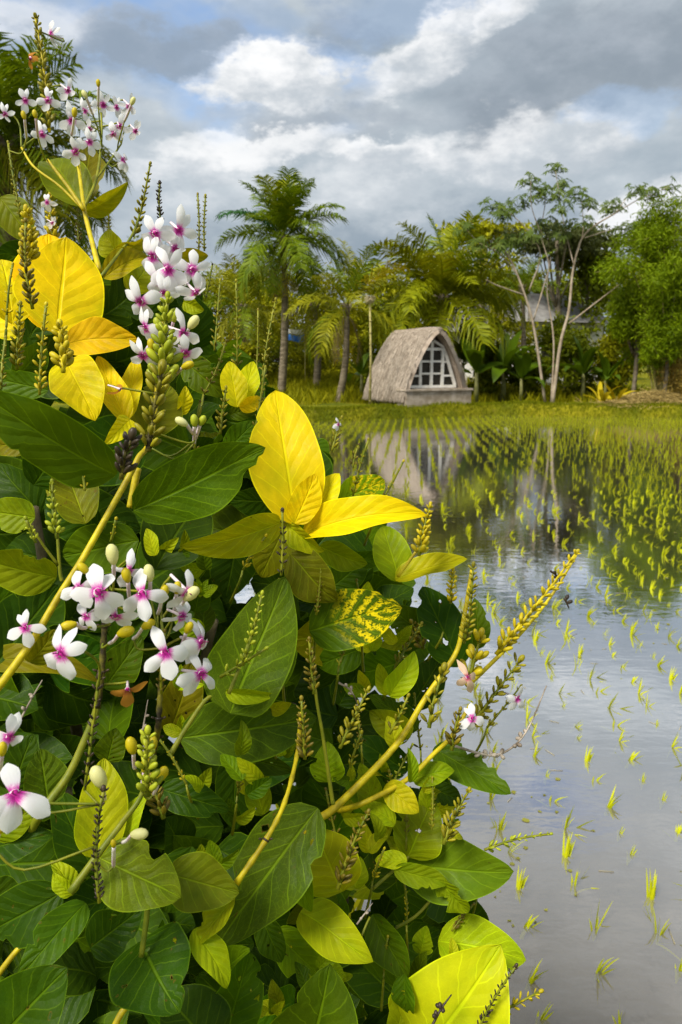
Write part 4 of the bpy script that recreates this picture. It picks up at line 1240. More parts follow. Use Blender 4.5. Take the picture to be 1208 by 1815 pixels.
X(735, 1890, 884, 1684, 196, CB, -.06, -.02, 5, .12, .06, .45, wave=.06, tip=.5)
X(700, 1840, 720, 1740, 60, CL, -.03, .0, 30, .3, .06, .3)
X(532, 1616, 658, 1704, 78, CL, -.05, -.03, -8, .25, .08, .45, tip=.7)
X(563, 1432, 380, 1678, 132, (0.085, .13, .005), -.05, -.02, 6, .18, .05, .95)
X(416, 1588, 346, 1674, 48, CL, -.07, .0, 30, .35, .06, .4, bites=((.7, .4, .1),))
X(344, 1646, 406, 1750, 48, CL, -.07, -.01, -10, .3, .10, .3, tip=.2)
X(296, 1548, 424, 1582, 92, (0.14, .20, .006), -.07, .0, 5, .2, .06, .4, tip=.6)
X(176, 1520, 320, 1590, 112, (0.13, .175, .006), -.08, -.01, 0, .12, .04, 1.0, bites=((.55, -.45, .09),), tip=.2)
X(172, 1522, 184, 1343, 86, CL, -.05, .02, 8, .2, .05, .4)
X(214, 1506, 258, 1398, 38, CL, -.06, .01, -25, .3, .05, .4)
X(131, 1584, 93, 1524, 34, CL, -.06, .0, 15, .3, .06, .4)
X(128, 1584, 92, 1548, 26, CL, -.065, .0, -20, .3, .06, .4)
X(152, 1600, 30, 1738, 66, (.05, .098, .002), -.06, -.03, 12, .25, .06, .3)
X(112, 1580, -40, 1665, 98, CD, -.02, .0, 0, .2, .06, .25, bites=((.7, -.5, .12),))
X(-30, 1870, 118, 1716, 150, CD, -.07, .0, 0, .2, .06, .4)
X(248, 1668, 312, 1790, 150, CD, -.06, -.04, 5, .22, .06, .55, tip=.3)
X(380, 1860, 290, 1762, 130, CD, -.02, .0, 0, .2, .06, .3)
X(400, 1840, 442, 1684, 92, CG, -.02, .0, 10, .2, .06, .3, bites=((.75, .4, .06),))
X(548, 1880, 584, 1712, 158, (.05, .10, .002), -.06, -.02, 0, .2, .06, .5, tip=.4)
X(462, 1622, 498, 1702, 48, CG, -.01, .0, 10, .25, .06, .4)
X(528, 1496, 546, 1620, 54, CM, -.06, -.01, 30, .4, .06, .35)
X(606, 1580, 556, 1470, 104, CL, -.03, .0, 0, .18, .05, .5, tip=.3)
X(580, 1386, 580, 1316, 56, CM, -.02, .0, 0, .25, .05, .8, tip=.3)
X(466, 1444, 438, 1348, 44, CM, .02, .0, 10, .25, .06, .4)
X(318, 1308, 562, 1272, 112, (0.075, .115, .005), .0, .02, 8, .22, .05, .9)
X(384, 1322, 520, 1368, 46, CG, .03, .0, 20, .3, .05, .3)
X(418, 1330, 414, 1474, 68, CD, .06, .0, 0, .2, .06, .3)
X(284, 1398, 406, 1436, 58, CD, .01, .0, 0, .2, .06, .4, bites=((.85, .5, .08),))
X(86, 1428, 70, 1326, 74, (.08, .12, .005), -.01, .0, 10, .2, .06, .9)
X(168, 1548, 94, 1398, 76, CD, .03, .0, 0, .2, .06, .3)
X(-25, 1506, 92, 1478, 62, CD, -.02, .0, -10, .25, .06, .3)
X(-10, 1486, 68, 1418, 44, CM, -.02, .0, 15, .3, .06, .4)
X(190, 1350, 205, 1290, 50, CG, .04, .0, 0, .2, .06, .3)
X(500, 1540, 600, 1612, 60, CG, .0, .0, 0, .2, .06, .3)
X(620, 1680, 700, 1640, 60, CD, .02, .0, 0, .2, .06, .3)
X(660, 1620, 722, 1735, 62, CG, -.02, -.02, 20, .3, .06, .35)
X(716, 1726, 728, 1800, 40, CG, -.04, .0, 30, .3, .08, .3)
X(485, 1650, 580, 1740, 66, CM, .0, .0, 10, .25, .06, .4, bites=((.6, .5, .1), (.8, -.4, .08)))
X(600, 1640, 560, 1560, 60, CG, .02, .0, 0, .2, .06, .3)
X(745, 1690, 756, 1640, 34, CM, .0, .0, 0, .3, .06, .3)
X(160, 1680, 250, 1610, 80, CD, -.01, .0, 0, .2, .06, .3)
X(340, 1500, 290, 1620, 80, CD, .02, .0, 0, .2, .06, .3)
X(20, 1400, 60, 1300, 70, CD, .05, .0, 0, .2, .06, .3)
X(590, 1040, 650, 990, 60, CG, .06, .0, 0, .2, .06, .3)
X(640, 1150, 560, 1180, 60, CG, .06, .0, 0, .2, .06, .3)
X(600, 1250, 640, 1180, 56, CD, .08, .0, 0, .2, .06, .3)
X(420, 960, 400, 1060, 80, CD, .08, .0, 0, .2, .06, .3)
X(330, 870, 430, 830, 60, CD, .09, .0, 0, .2, .06, .3)
X(60, 860, 120, 770, 80, CD, .08, .0, 0, .2, .06, .3)
N_HERO = LEAFN[0]

# ---- inner foliage filling the shrub
SIL = [(-60, 430), (110, 450), (250, 450), (345, 500), (370, 600), (470, 640), (480, 740), (560, 780), (600, 850), (700, 950), (740, 1000), (775, 1080), (770, 1180), (690, 1230), (700, 1300), (800, 1370), (790, 1430), (830, 1520), (850, 1600), (880, 1700), (880, 1900), (-60, 1900)]
def inside(x, y):
    c = False; n = len(SIL)
    for i in range(n):
        x1, y1 = SIL[i]; x2, y2 = SIL[(i + 1) % n]
        if (y1 > y) != (y2 > y) and x < (x2 - x1) * (y - y1) / (y2 - y1) + x1: c = not c
    return c
lr = random.Random(21)
def fill_leaf(dlo, dhi, nt, ns, pad=0):
    while True:
        x = lr.uniform(-60 - pad, 880); y = lr.uniform(430, 1880 + pad)
        if inside(min(max(x, -59), 1e4), min(y, 1899)): break
    if 600 < x < 700 and 1150 < y < 1260: x -= 120
    d = D0(x, y) + lr.uniform(dlo, dhi)
    L = lr.uniform(.045, .085); a = lr.uniform(-.4, math.pi + .4)
    pb = P(x, y, d)
    ad = (RT * math.cos(a) * 1.0 + UP * math.sin(a) * .8 + FW * lr.uniform(-.7, .3)).normalized()
    pt = pb + ad * L
    q = proj(pt)
    if not inside(q[0] - 6, q[1]): pt = pb - ad * L * .8
    V, F, U = leaf_geo(pb, pt, L * lr.uniform(.28, .42), lr.uniform(-.9, .9), .25, lr.uniform(.0, .12), lr.randrange(9999), nt, ns, bites=tuple((lr.uniform(.2, .9), lr.choice((-1, 1)) * lr.uniform(.2, .6), lr.uniform(.05, .12)) for _ in range(lr.choice((0, 0, 1, 2)))), tip=lr.uniform(0, .7))
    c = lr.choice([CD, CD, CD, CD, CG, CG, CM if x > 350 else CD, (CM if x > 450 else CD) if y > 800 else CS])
    return V, F, U, c, d
# small young leaves in pairs, in front of the inner foliage
for k in range(56):
    while True:
        x = lr.uniform(250, 860); y = lr.uniform(960, 1800)
        if inside(x, y): break
    a = lr.uniform(.3, 2.8); L = lr.uniform(28, 62)
    for sg in (-1, 1):
        b_ = a + sg * lr.uniform(.35, .8)
        leaf(x, y, x + L * math.cos(b_), y - L * math.sin(b_), L * lr.uniform(.38, .6), lr.choice([CL, CM, CB, CL, CM, CG]), lr.uniform(-.03, .06), lr.uniform(-.015, .01), lr.uniform(-35, 35), .3, .07, lr.uniform(.3, .8))
    stem([(x - 30 * math.cos(a) , y + 40, .04), (x, y, .0)], .0016, .0012, M_STEMG, .03) if False else None
N_HERO = LEAFN[0]
for k in range(max(0, 298 - N_HERO)):
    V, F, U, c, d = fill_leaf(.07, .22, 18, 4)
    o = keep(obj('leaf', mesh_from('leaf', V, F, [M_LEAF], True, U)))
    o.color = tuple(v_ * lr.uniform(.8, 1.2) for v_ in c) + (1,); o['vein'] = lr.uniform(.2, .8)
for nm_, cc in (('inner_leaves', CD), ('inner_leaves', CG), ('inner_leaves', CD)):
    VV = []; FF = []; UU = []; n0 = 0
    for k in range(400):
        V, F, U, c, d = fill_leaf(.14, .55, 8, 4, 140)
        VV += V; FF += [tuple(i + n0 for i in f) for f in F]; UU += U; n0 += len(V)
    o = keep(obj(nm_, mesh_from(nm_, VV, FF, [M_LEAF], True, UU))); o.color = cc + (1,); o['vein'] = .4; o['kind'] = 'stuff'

# ---- stems
STEMPTS = []
def stem(pts, r0, r1, mat, dz=0.0, name='stem', nodes=0):
    pa = smooth_path([P(x, y, D0(x, y) + dz + (e[0] if e else 0)) for x, y, *e in pts], 6)
    n = len(pa); STEMPTS.extend(pa)
    mb = MB(); rad = [(r0 + (r1 - r0) * i / (n - 1)) * .56 for i in range(n)]
    if nodes:
        for i in range(n):
            if i % nodes == 0: rad[i] *= 1.3
    mb.tube(pa, rad, 8)
    if nodes:
        for i in range(2, n - 1, max(2, nodes - 1)):
            if random.random() < .62: continue
            t_ = (pa[i + 1] - pa[i]).normalized(); mb.tube([pa[i] - t_ * .0007, pa[i] + t_ * .0007], rad[i] * 1.12, 8, 1)
            mb.bud(pa[i] - RT * rad[i] * .9, (-.8, -.3, .5), rad[i] * 1.5, rad[i] * .35, 1); mb.bud(pa[i] + RT * rad[i] * .9, (.8, -.3, .5), rad[i] * 1.5, rad[i] * .35, 1)
    return keep(mb.build(name, [mat, M_BUD_D]))
stem([(520, 1500, .03), (560, 1455), (600, 1425), (700, 1322), (753, 1238), (806, 1160), (820, 1105), (836, 1010)], .0062, .003, M_STEM, -.03)
stem([(600, 1436, .03), (641, 1424), (720, 1382), (766, 1338), (800, 1304), (832, 1250)], .0042, .003, M_STEM, -.025)
stem([(826, 1215), (850, 1195), (919, 1126), (975, 1058), (1021, 984)], .0042, .0018, M_STEM, -.02)
stem([(418, 1566, .0), (471, 1488), (504, 1422), (526, 1338), (533, 1262)], .0034, .002, M_STEM, -.075, nodes=3)
stem([(-20, 1240), (49, 1148), (104, 1057), (150, 984), (222, 856), (245, 812), (270, 760), (290, 560)], .0042, .003, M_STEM, -.045)
stem([(244, 830), (236, 870), (230, 900)], .0045, .004, M_STEM, -.03)
stem([(40, 1500, .03), (73, 1440), (120, 1375), (149, 1313), (171, 1255), (180, 1190)], .005, .0036, M_STEMG, -.035)
stem([(171, 1255), (180, 1190), (185, 1110), (190, 1030)], .0036, .0026, M_STEMD, -.06, nodes=2)
stem([(270, 1340, .03), (280, 1290), (283, 1240), (288, 1180), (290, 1120)], .0034, .0024, M_STEMD, -.06, nodes=2)
stem([(176, 480), (166, 440), (150, 375), (140, 300), (134, 275)], .0042, .0026, M_STEM, -.02)
stem([(148, 372), (118, 328), (84, 284)], .0032, .0024, M_STEM, -.03)
stem([(146, 370), (105, 330), (60, 296), (38, 262)], .0022, .0016, M_STEM, -.02)
stem([(150, 366), (170, 320), (178, 270), (180, 215), (173, 150)], .0026, .0016, M_STEMG, -.02)
stem([(170, 318), (195, 285), (215, 255)], .0018, .0014, M_STEMG, -.02)
stem([(124, 1582), (175, 1512), (218, 1455), (252, 1404), (262, 1322)], .004, .0022, M_STEMG, -.075)
stem([(405, 1230), (425, 1180), (447, 1120), (463, 1058)], .0026, .0014, M_STEMG, -.06)
stem([(590, 1425), (586, 1400), (572, 1305), (560, 1235), (552, 1150)], .003, .0018, M_STEMG, -.04)
stem([(705, 1022), (728, 990), (745, 965), (757, 930)], .0026, .002, M_STEM, -.03)
stem([(110, 1030), (106, 1010), (101, 940), (94, 870)], .0024, .0014, M_STEMG, -.02)
stem([(102, 1000), (78, 968), (52, 928)], .0018, .0012, M_STEMG, -.02)
stem([(262, 1600), (258, 1640), (250, 1695)], .0032, .0032, M_STEMG, -.05)
stem([(190, 1850), (215, 1795), (245, 1765)], .004, .0036, M_STEM, -.03)
stem([(-20, 1750), (25, 1690), (62, 1650)], .0032, .003, M_STEM, -.03)
stem([(300, 1340), (330, 1290), (365, 1240), (395, 1225)], .0036, .0024, M_STEMG, -.02)
stem([(180, 490), (210, 450), (235, 415), (258, 350)], .0028, .0016, M_STEMG, .01)
stem([(100, 600), (112, 640), (118, 700)], .003, .003, M_STEMG, .0)
stem([(660, 1575), (700, 1540), (745, 1500), (790, 1470)], .0026, .0018, M_STEMG, .0)
stem([(690, 1650), (740, 1620), (780, 1570), (800, 1530)], .0026, .0018, M_STEMG, .02)
stem([(735, 1850), (800, 1825), (862, 1800)], .0026, .0018, M_STEMG, -.06)
for k, (bx, by) in enumerate([(60, 900), (220, 1000), (380, 1100), (520, 1250), (640, 1420), (300, 1500), (120, 1400)]):
    top = P(bx, by, D0(bx, by) + .14)
    foot = SHB + Vector((lr.uniform(-.18, .22), lr.uniform(-.1, .15), -.05))
    mid = foot.lerp(top, .55) + Vector((lr.uniform(-.05, .05), .12, .05))
    mb = MB(); pa = smooth_path([foot, mid, top], 8); mb.tube(pa, [.013 - .009 * i / (len(pa) - 1) for i in range(len(pa))], 8)
    keep(mb.build('main_stem', M_WOOD))

# ---- bud spikes
def spike(bx, by, tx, ty, W, mat, nodes=10, dz=-.03, per=4, fat=.5, tipf=.35, smat=None, loose=.0, seed=0, open_=.8, blen=1.0):
    r_ = random.Random(seed + int(bx * 7 + by))
    d = D0((bx + tx) / 2, (by + ty) / 2) + dz
    pb = P(bx, by, d); pt = P(tx, ty, d + r_.uniform(-.01, .01))
    ax = pt - pb; ad = ax.normalized(); e1 = ad.orthogonal().normalized(); e2 = ad.cross(e1)
    w = W * .5 * d / FPX
    mb = MB()
    side = (e1 * r_.uniform(-1, 1) + e2 * r_.uniform(-1, 1)) * (.04 * ax.length)
    cen = lambda t: pb + ax * t + side * math.sin(math.pi * t)
    STEMPTS.extend(cen(i_ / 8) for i_ in range(8))
    mb.tube([cen(i / 6) for i in range(7)], [max(.0009, .16 * w * (1 - .6 * i / 6)) for i in range(7)], 6, 0)
    for k in range(nodes):
        t = (k + .4 + r_.uniform(-.2, .2)) / nodes
        ww = w * (1 - (1 - tipf) * t ** 1.3)
        for j in range(per):
            if r_.random() < loose: continue
            a = (k % 2) * math.pi / per + 2 * math.pi * j / per + r_.uniform(-.4, .4)
            o_ = e1 * math.cos(a) + e2 * math.sin(a)
            dr = (o_ * open_ + ad * r_.uniform(.6, 1.1)).normalized()
            c = cen(t); L = ww * r_.uniform(.75, 1.15) * blen
            p1 = c + dr * L * .25
            mb.tube([c, p1], max(.0004, .09 * ww), 4, 0, False)
            mb.bud(p1, dr, L * .85, L * .85 * (.32 + .45 * fat) * r_.uniform(.26, .36), 1, 6)
    mb.bud(cen(.97), ad, w * .8 * tipf + .002, w * .22 * tipf + .0008, 1)
    return keep(mb.build('flower_spike', [smat or M_STEMG, mat]))
S = spike
S(88, 235, 62, 28, 34, M_BUD_O, 20, -.02, 4, .9, .6, M_STEM)
S(36, 385, 14, 252, 18, M_BUD_O, 14, -.02, 3, .8)
S(58, 548, 46, 392, 40, M_BUD_B, 14, -.08, 4, .7)
S(50, 470, 46, 375, 52, M_BUD_Y, 9, -.085, 5, .9, .5, M_STEM)
S(30, 655, 36, 540, 38, M_BUD_O, 11, -.06, 4, .7)
S(70, 700, 82, 540, 36, M_BUD_Y, 12, -.06, 3, .7)
S(2, 690, 10, 600, 24, M_BUD_O, 9, -.05, 3, .8)
S(112, 660, 106, 578, 56, M_BUD_Y, 6, -.10, 4, 1.1, .5, M_STEM)
S(95, 430, 88, 348, 34, M_BUD_Y, 8, .0, 4, .9)
S(140, 430, 138, 375, 18, M_BUD_B, 8, .05, 3, .8)
S(193, 415, 192, 362, 16, M_BUD_O, 8, .03, 3, .8)
S(236, 420, 266, 290, 30, M_BUD_O, 11, .0, 4, .8)
S(285, 395, 283, 326, 17, M_BUD_D, 10, .02, 4, .8, .7)
S(352, 445, 350, 345, 13, M_BUD_B, 13, .06, 3, .9, .7)
S(362, 445, 364, 348, 13, M_BUD_O, 13, .06, 3, .9, .7)
S(364, 530, 376, 470, 12, M_BUD_D, 7, .06, 3, .6)
S(380, 622, 390, 497, 26, M_BUD_O, 10, .06, 3, .7)
S(420, 650, 418, 497, 24, M_BUD_O, 12, .06, 3, .7)
S(452, 700, 457, 548, 18, M_BUD_B, 12, .07, 3, .7)
S(462, 715, 489, 530, 22, M_BUD_O, 15, .05, 3, .8, .6)
S(286, 700, 297, 528, 84, M_BUD_L, 9, -.10, 5, .8, .35, M_STEMG)
S(262, 800, 286, 660, 66, M_BUD_O, 8, -.09, 4, .6, .9, M_STEMD)
S(215, 850, 232, 780, 60, M_BUD_D, 5, -.09, 4, .7, .8, M_STEMD)
S(101, 955, 93, 856, 38, M_BUD_L, 7, -.04, 4, 1.0)
S(64, 962, 47, 922, 26, M_BUD_L, 4, -.04, 3, 1.0)
S(196, 960, 205, 922, 20, M_BUD_Y, 2, -.05, 2, 1.0)
S(150, 870, 145, 838, 22, M_BUD_Y, 2, -.05, 2, 1.0)
S(602, 1326, 652, 1222, 44, M_BUD_O, 9, -.05, 4, .6)
S(540, 1345, 534, 1240, 46, M_BUD_B, 9, -.085, 4, .5)
S(556, 1230, 548, 1135, 40, M_BUD_B, 8, -.05, 4, .6)
S(620, 1360, 640, 1300, 30, M_BUD_O, 5, -.03, 4, .6)
S(598, 1575, 652, 1440, 50, M_BUD_B, 11, -.07, 4, .5)
S(786, 1496, 830, 1402, 50, M_BUD_O, 9, -.06, 4, .55)
S(858, 1506, 976, 1478, 32, M_BUD_L, 9, -.05, 3, .7, .3)
S(856, 1806, 956, 1757, 44, M_BUD_Y, 7, -.09, 4, .6, .4)
S(846, 1826, 914, 1712, 24, M_BUD_D, 12, -.10, 4, .5, .6)
S(498, 1020, 500, 906, 26, M_BUD_D, 9, -.06, 3, .5, .5)
S(176, 1600, 184, 1400, 26, M_BUD_D, 17, -.12, 4, .6, .8)
S(822, 1140, 838, 1003, 34, M_BUD_O, 13, -.05, 4, .75, .6)
S(798, 1070, 802, 1012, 34, M_BUD_Y, 6, -.02, 4, .8, .5)
S(742, 985, 762, 896, 40, M_BUD_Y, 9, -.045, 5, .9, .4)
S(878, 1160, 1022, 978, 50, M_BUD_Y, 15, -.035, 4, .65, .45, M_STEM)
S(832, 1290, 920, 1172, 46, M_BUD_O, 9, -.01, 4, .6, .8)
S(760, 1290, 785, 1190, 50, M_BUD_O, 6, -.05, 3, .6, .8)
S(690, 1300, 722, 1235, 40, M_BUD_O, 5, -.04, 3, .6)
S(800, 1330, 815, 1260, 46, M_BUD_B, 6, -.04, 4, .6)
S(262, 1410, 262, 1300, 66, M_BUD_L, 6, -.11, 4, 1.0, .5)
S(150, 1400, 176, 1200, 30, M_BUD_D, 12, -.07, 3, .6, .9)
S(290, 1450, 270, 1380, 60, M_BUD_B, 6, -.06, 4, .5)
S(286, 1230, 292, 1120, 30, M_BUD_B, 7, -.08, 3, .6)
S(588, 800, 605, 742, 30, M_BUD_O, 6, .08, 3, .6)
S(625, 830, 635, 790, 20, M_BUD_B, 4, .08, 3, .6)
S(430, 1180, 464, 1052, 36, M_BUD_L, 9, -.08, 4, .9, .35)
S(390, 1200, 470, 1150, 40, M_BUD_L, 4, -.06, 3, .7)
S(390, 770, 400, 690, 36, M_BUD_O, 6, .02, 4, .5)
S(446, 790, 470, 650, 22, M_BUD_O, 10, .03, 3, .6)
S(828, 1210, 850, 1130, 54, M_BUD_Y, 3, -.03, 4, 1.0, .8, None, .0, 0, .8, 1.2)
S(700, 1430, 690, 1370, 40, M_BUD_O, 4, .04, 4, .6)
S(750, 1150, 730, 1105, 50, M_BUD_B, 5, .03, 4, .5)
S(655, 1625, 640, 1660, 8, M_BUD_O, 3, -.05, 2, .6)

for k, (x, y) in enumerate([(480, 1290), (700, 1180), (640, 1120), (560, 1090), (430, 1010), (745, 1330), (690, 1400), (765, 1470), (600, 1500), (660, 1560), (720, 1640), (800, 1650), (845, 1590), (500, 1190), (330, 1390), (420, 1410), (625, 880), (560, 810), (665, 905), (785, 1120),
                            (862, 1290), (12, 560), (640, 1320), (720, 1480), (560, 1660), (680, 1720), (470, 1120), (600, 1180), (360, 700), (345, 800)]):
    a = R(lr.uniform(55, 120) - (x - 400) * .05); L = lr.uniform(55, 105)
    S(x, y, x + L * math.cos(a), y - L * math.sin(a), lr.uniform(16, 34), lr.choice([M_BUD_O, M_BUD_O, M_BUD_L, M_BUD_B, M_BUD_Y]), lr.randint(6, 10), lr.uniform(-.035, .03), lr.choice((3, 4)), lr.uniform(.5, .8), .35, None, lr.uniform(0, .25), k, lr.uniform(.5, 1.0))
    stem([(x - 40 * math.cos(a), y + 70 * math.sin(a), .03), (x - 10 * math.cos(a), y + 25 * math.sin(a), .0), (x, y)], .0022, .0014, M_STEMG, -.0)
# ---- big single buds on thin stalks
def stalk_to_stem(p, d0, r=.0007):
    """thin green stalk from p to the nearest stem"""
    q = min(STEMPTS, key=lambda v_: (v_ - p).length + .35 * max(0, (v_ - p).dot(UP)))
    if (q - p).length > .055: return
    mb = MB(); mb.tube(smooth_path([p, p + d0 * .25 * (q - p).length + (q - p) * .4 - UP * .002, q], 4), r, 5)
    keep(mb.build('flower_stalk', M_STEMG))
def bud(x, y, L, ang_, mat, dz=-.1, fat=.29, stalk=None):
    d = D0(x, y) + dz
    a = R(ang_); p = P(x, y, d); dr = (RT * math.cos(a) + UP * math.sin(a) - FW * .25).normalized()
    Lm = L * d / FPX
    mb = MB(); mb.bud(p - dr * Lm * .5, dr, Lm, Lm * fat, 0, 10)
    q = p - dr * Lm * .4
    stalk_to_stem(P(*(x - 30 * math.cos(a), y + 30 * math.sin(a) + 10), d + .02), -dr)
    e_ = P(*(stalk or (x - 30 * math.cos(a), y + 30 * math.sin(a) + 10)), d + .02)
    mb.tube(smooth_path([q, q.lerp(e_, .5) - UP * .001, e_], 4), .0011, 6, 1)
    return keep(mb.build('bud', [mat, M_TUBE]))
for a in [(199, 983, 40, 95, M_BUD_W), (264, 1016, 34, 95, M_BUD_W), (338, 1053, 38, 40, M_BUD_W), (148, 1008, 28, 130, M_BUD_Y), (122, 1108, 30, 190, M_BUD_Y), (224, 1020, 30, 100, M_BUD_Y), (222, 1120, 36, 20, M_BUD_Y),
          (262, 1107, 30, 30, M_BUD_Y), (314, 1042, 26, 80, M_BUD_Y), (290, 1050, 30, 70, M_BUD_Y), (334, 1113, 26, 60, M_BUD_Y), (175, 1378, 48, 110, M_BUD_W), (287, 1372, 34, 60, M_BUD_Y), (258, 1356, 32, 75, M_BUD_Y), (246, 1478, 36, 10, M_BUD_W),
          (233, 1322, 36, 100, M_BUD_Y), (270, 1318, 32, 85, M_BUD_Y), (256, 1310, 26, 90, M_BUD_L), (201, 1495, 18, 90, M_BUD_Y), (4, 1328, 30, 80, M_BUD_Y), (2, 1468, 28, 60, M_BUD_Y), (342, 572, 30, 50, M_BUD_W), (268, 612, 24, 100, M_BUD_Y), (300, 616, 26, 80, M_BUD_Y), (332, 648, 26, 20, M_BUD_Y),
          (174, 148, 14, 90, M_BUD_Y), (235, 180, 16, 60, M_BUD_W), (150, 168, 16, 120, M_BUD_W), (62, 203, 16, 100, M_BUD_Y), (42, 205, 16, 100, M_BUD_Y), (132, 200, 18, 80, M_BUD_Y), (322, 748, 26, 150, M_BUD_W), (344, 746, 24, 90, M_BUD_L), (358, 746, 22, 60, M_BUD_L), (280, 575, 26, 110, M_BUD_L), (310, 560, 26, 70, M_BUD_L)]:
    bud(*a)

# ---- flowers
def petal_mesh(L, W, back, mat, seed, cup=.15):
    r_ = random.Random(seed); n, k = 9, 6; V = []; F = []; U = []
    for i in range(n + 1):
        t = i / n
        w = W * .50 * (.30 + .70 * math.sin(math.pi * min(1, (t * .80 + .06)) ** 1.35))
        if t > .70: w *= max(.10, 1 - ((t - .70) / .32) ** 2.2)
        y = L * t; z = -back * t * t * L + .10 * L * math.sin(math.pi * t) * .4
        for j in range(k + 1):
            s = -1 + 2 * j / k
            V.append((s * w, y, z - cup * w * s * s + .02 * L * math.sin(t * 8 + seed) * s)); U.append((j / k, t))
    for i in range(n):
        for j in range(k):
            a = i * (k + 1) + j; F.append((a, a + 1, a + k + 2, a + k + 1))
    return mesh_from('petal', V, F, [mat], True, U)
PET = {}
for key, mt in (('w', M_PETAL), ('o', M_PETAL_OLD), ('p', M_PETAL_PINK)):
    bk = 0 if key == 'w' else .35
    PET[key] = [petal_mesh(.98, .50, .35 + bk, mt, 1), petal_mesh(.92, .46, .42 + bk, mt, 2), petal_mesh(1.0, .62, .15 + bk, mt, 3), petal_mesh(1.02, .60, .20 + bk, mt, 4), petal_mesh(1.10, .68, .10 + bk, mt, 5)]
mb = MB()
mb.tube([(0, 0, .03), (0, -.01, -.12), (0, -.04, -.6), (0, -.12, -1.25)], [.16, .11, .075, .07], 8, 0)
mb.tube([(0, 0, .02), (0, 0, .05)], [.15, .05], 8, 1)
for a in (-.06, .06): mb.tube([(a, .03, .0), (a * 1.6, .08, .2), (a * 1.8, .1, .28)], [.02, .018, .032], 5, 2)
TUBE = mb.mesh('flower', [M_TUBE, M_THROAT, M_STAMEN])
FLC = [0]
def flower(x, y, size, roll=0, yaw=0, pitch=-8, dz=-.1, kind='w', skip=()):
    """size: width in photograph pixels; roll turns it in the picture, yaw and pitch turn its face away from the lens"""
    FLC[0] += 1; r_ = random.Random(FLC[0] * 5)
    d = D0(x, y) + dz
    p = P(x, y, d); v = (CAM - p).normalized()
    ex = UP.cross(v).normalized(); ey = v.cross(ex)
    B = Matrix((ex, ey, v)).transposed()
    rot = B @ Matrix.Rotation(R(roll), 3, 'Z') @ Matrix.Rotation(R(yaw), 3, 'Y') @ Matrix.Rotation(R(-pitch), 3, 'X')
    s = size * .50 * d / FPX
    o = obj('flower', TUBE); o.parent = shrub
    o.matrix_parent_inverse = Matrix.Translation(-SHB)
    o.matrix_basis = Matrix.Translation(p) @ rot.to_4x4() @ Matrix.Diagonal((s, s, s, 1))
    end = p + rot @ Vector((0, -.12 * s, -1.2 * s)); stalk_to_stem(end, rot @ Vector((0, 0, -1)), .0008)
    for k, (an, m_) in enumerate(((13, 0), (-13, 1), (112, 2), (-112, 3), (180, 4))):
        if k in skip: continue
        c = obj('petal', PET[kind][m_], o)
        c.location = (0, 0, .02 + .004 * k)
        c.rotation_euler = (R(r_.gauss(-4, 14)), R(r_.gauss(0, 12)), R(an + r_.gauss(0, 10)))
        k_ = r_.uniform(.9, 1.06); c.scale = (k_ * r_.uniform(.78, 1.12), k_, k_ * r_.uniform(.4, 2.2))
    return o
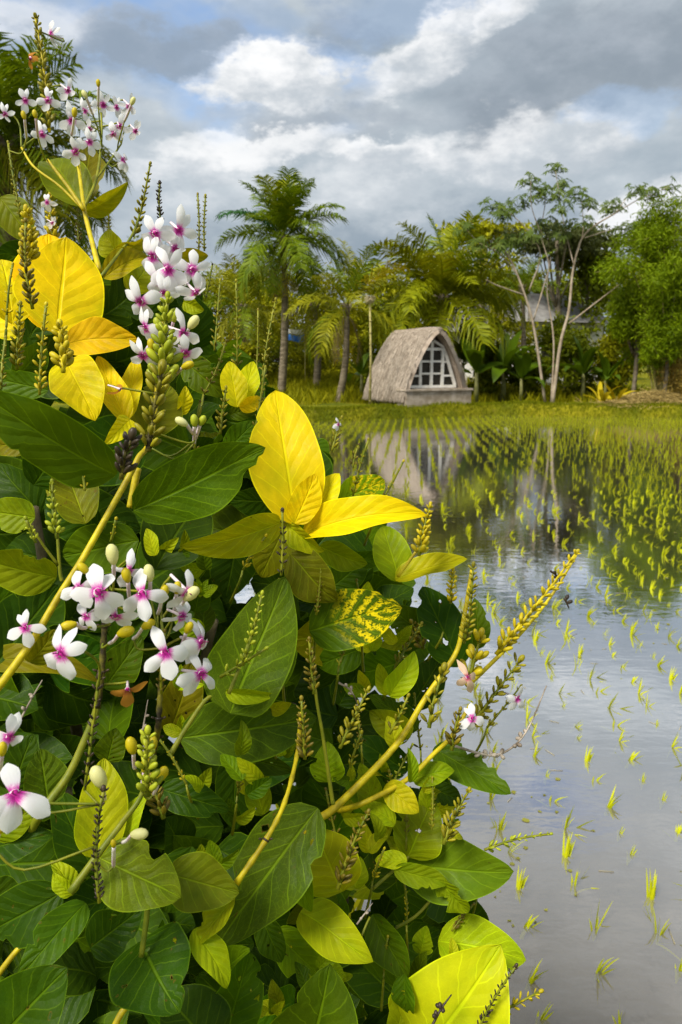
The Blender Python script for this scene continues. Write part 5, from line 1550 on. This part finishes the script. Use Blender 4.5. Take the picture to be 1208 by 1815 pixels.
FL = [(174, 1050, 112, -4, 5, -6, -.11), (252, 1052, 100, 12, -12, -8, -.105), (108, 1158, 100, 14, -35, -4, -.11), (292, 1157, 96, 10, 10, -6, -.115), (356, 1138, 90, -14, 42, -6, -.10), (356, 1194, 88, -8, 38, -8, -.105), (332, 1050, 84, -30, 55, -20, -.10), (140, 1042, 78, 10, -30, -10, -.09),
      (45, 1112, 66, 10, -20, 0, -.05), (26, 1408, 124, 0, 12, -4, -.12), (16, 1306, 80, -20, 20, -10, -.10),
      (297, 478, 86, 0, 5, -10, -.10), (275, 414, 72, 16, -15, -15, -.10), (316, 408, 74, -14, 20, -15, -.10), (341, 478, 72, -40, 15, -8, -.09), (278, 494, 74, 30, -25, -8, -.08), (249, 534, 76, 40, -35, -8, -.08), (347, 520, 70, -10, 30, -25, -.09), (258, 580, 72, 10, -40, -10, -.09), (323, 590, 74, -12, 35, -10, -.10), (328, 626, 68, -10, 20, -20, -.10), (253, 630, 64, 25, -30, -25, -.09), (270, 455, 70, 20, -30, -10, -.08),
      (45, 178, 40, 8, -10, -20, -.03), (9, 203, 36, 10, -25, -15, -.03), (85, 178, 44, 0, -10, -15, -.03), (120, 160, 42, -20, 30, -10, -.03), (127, 214, 50, 8, 5, -20, -.045), (158, 252, 46, 0, 8, -8, -.05), (134, 269, 50, 2, 0, -5, -.05), (75, 238, 46, 0, -8, -20, -.04), (183, 186, 44, 0, 6, -15, -.03), (229, 188, 40, -20, 30, -15, -.03), (212, 224, 44, -10, 10, -15, -.04), (200, 238, 40, 15, -15, -15, -.035),
      (158, 229, 40, 0, 10, -30, -.02), (240, 232, 36, -15, 30, -20, -.03), (218, 284, 42, 50, 30, -10, -.04), (150, 196, 38, 10, -30, -25, -.02), (207, 190, 36, 0, -10, -25, -.02), (90, 62, 42, 200, 50, -25, -.02), (83, 358, 32, 10, -20, -10, -.03), (92, 395, 26, 0, 30, -20, -.02),
      (205, 1092, 74, 20, -10, -30, -.085), (228, 1010, 66, -12, 10, -30, -.09), (322, 1092, 70, -16, 40, -12, -.09), (152, 1092, 60, 16, -30, -16, -.085),
      (310, 440, 56, -6, 25, -20, -.085), (290, 520, 56, 14, -10, -25, -.085), (836, 1273, 56, 8, 12, -8, -.05), (916, 1238, 48, -20, 50, -8, -.02), (599, 752, 24, 10, 30, -10, .07)]
for a in FL: flower(*a)
flower(828, 1200, 50, 20, 20, -10, -.05, 'p')
flower(226, 1222, 66, 0, 0, -25, -.08, 'o', (0, 1))
flower(54, 104, 40, 200, 40, -20, -.02, 'o', (0,))
flower(213, 690, 40, 0, 60, -20, -.05, 'o', (0, 1, 2))

# ---- dry twigs
def twig(pts, r, mat, dz, knots=0, name='dry_twig'):
    pa = smooth_path([P(x, y, D0(x, y) + dz) for x, y in pts], 6)
    n = len(pa); mb = MB()
    mb.tube(pa, [r * (1 - .6 * i / (n - 1)) for i in range(n)], 6)
    q = random.Random(len(pts))
    for k in range(knots):
        p = pa[q.randrange(n // 4, n * 3 // 4)]
        mb.bud(p, (q.gauss(0, 1), q.gauss(0, 1), q.gauss(0, 1)), r * 4.5, r * 1.5)
    return keep(mb.build(name, mat))
M_DRY = mat_noise('dry pale twig', (0.10, 0.075, 0.05), (0.55, 0.47, 0.38), 60, .8, .1, .4, .002)
twig([(806, 1322), (845, 1334), (880, 1338), (915, 1318), (940, 1282), (968, 1215)], .0013, M_DRY, -.02, 14)
twig([(600, 1210), (622, 1225), (640, 1262)], .001, M_DRY, .0, 3)
twig([(20, 1305), (55, 1240), (75, 1205)], .0007, M_DRY, -.06, 4)
twig([(755, 1838), (780, 1790), (800, 1762)], .0012, M_BUD_D, -.09, 5)
twig([(252, 1300), (262, 1240)], .0006, M_DRY, -.08, 3)
twig([(975, 1012), (988, 1022), (992, 1032)], .001, M_BUD_D, -.045, 2)
twig([(1000, 1060), (1008, 1078)], .0012, M_BUD_D, -.045, 2)
twig([(632, 1638), (660, 1600)], .0007, M_DRY, -.07, 2)
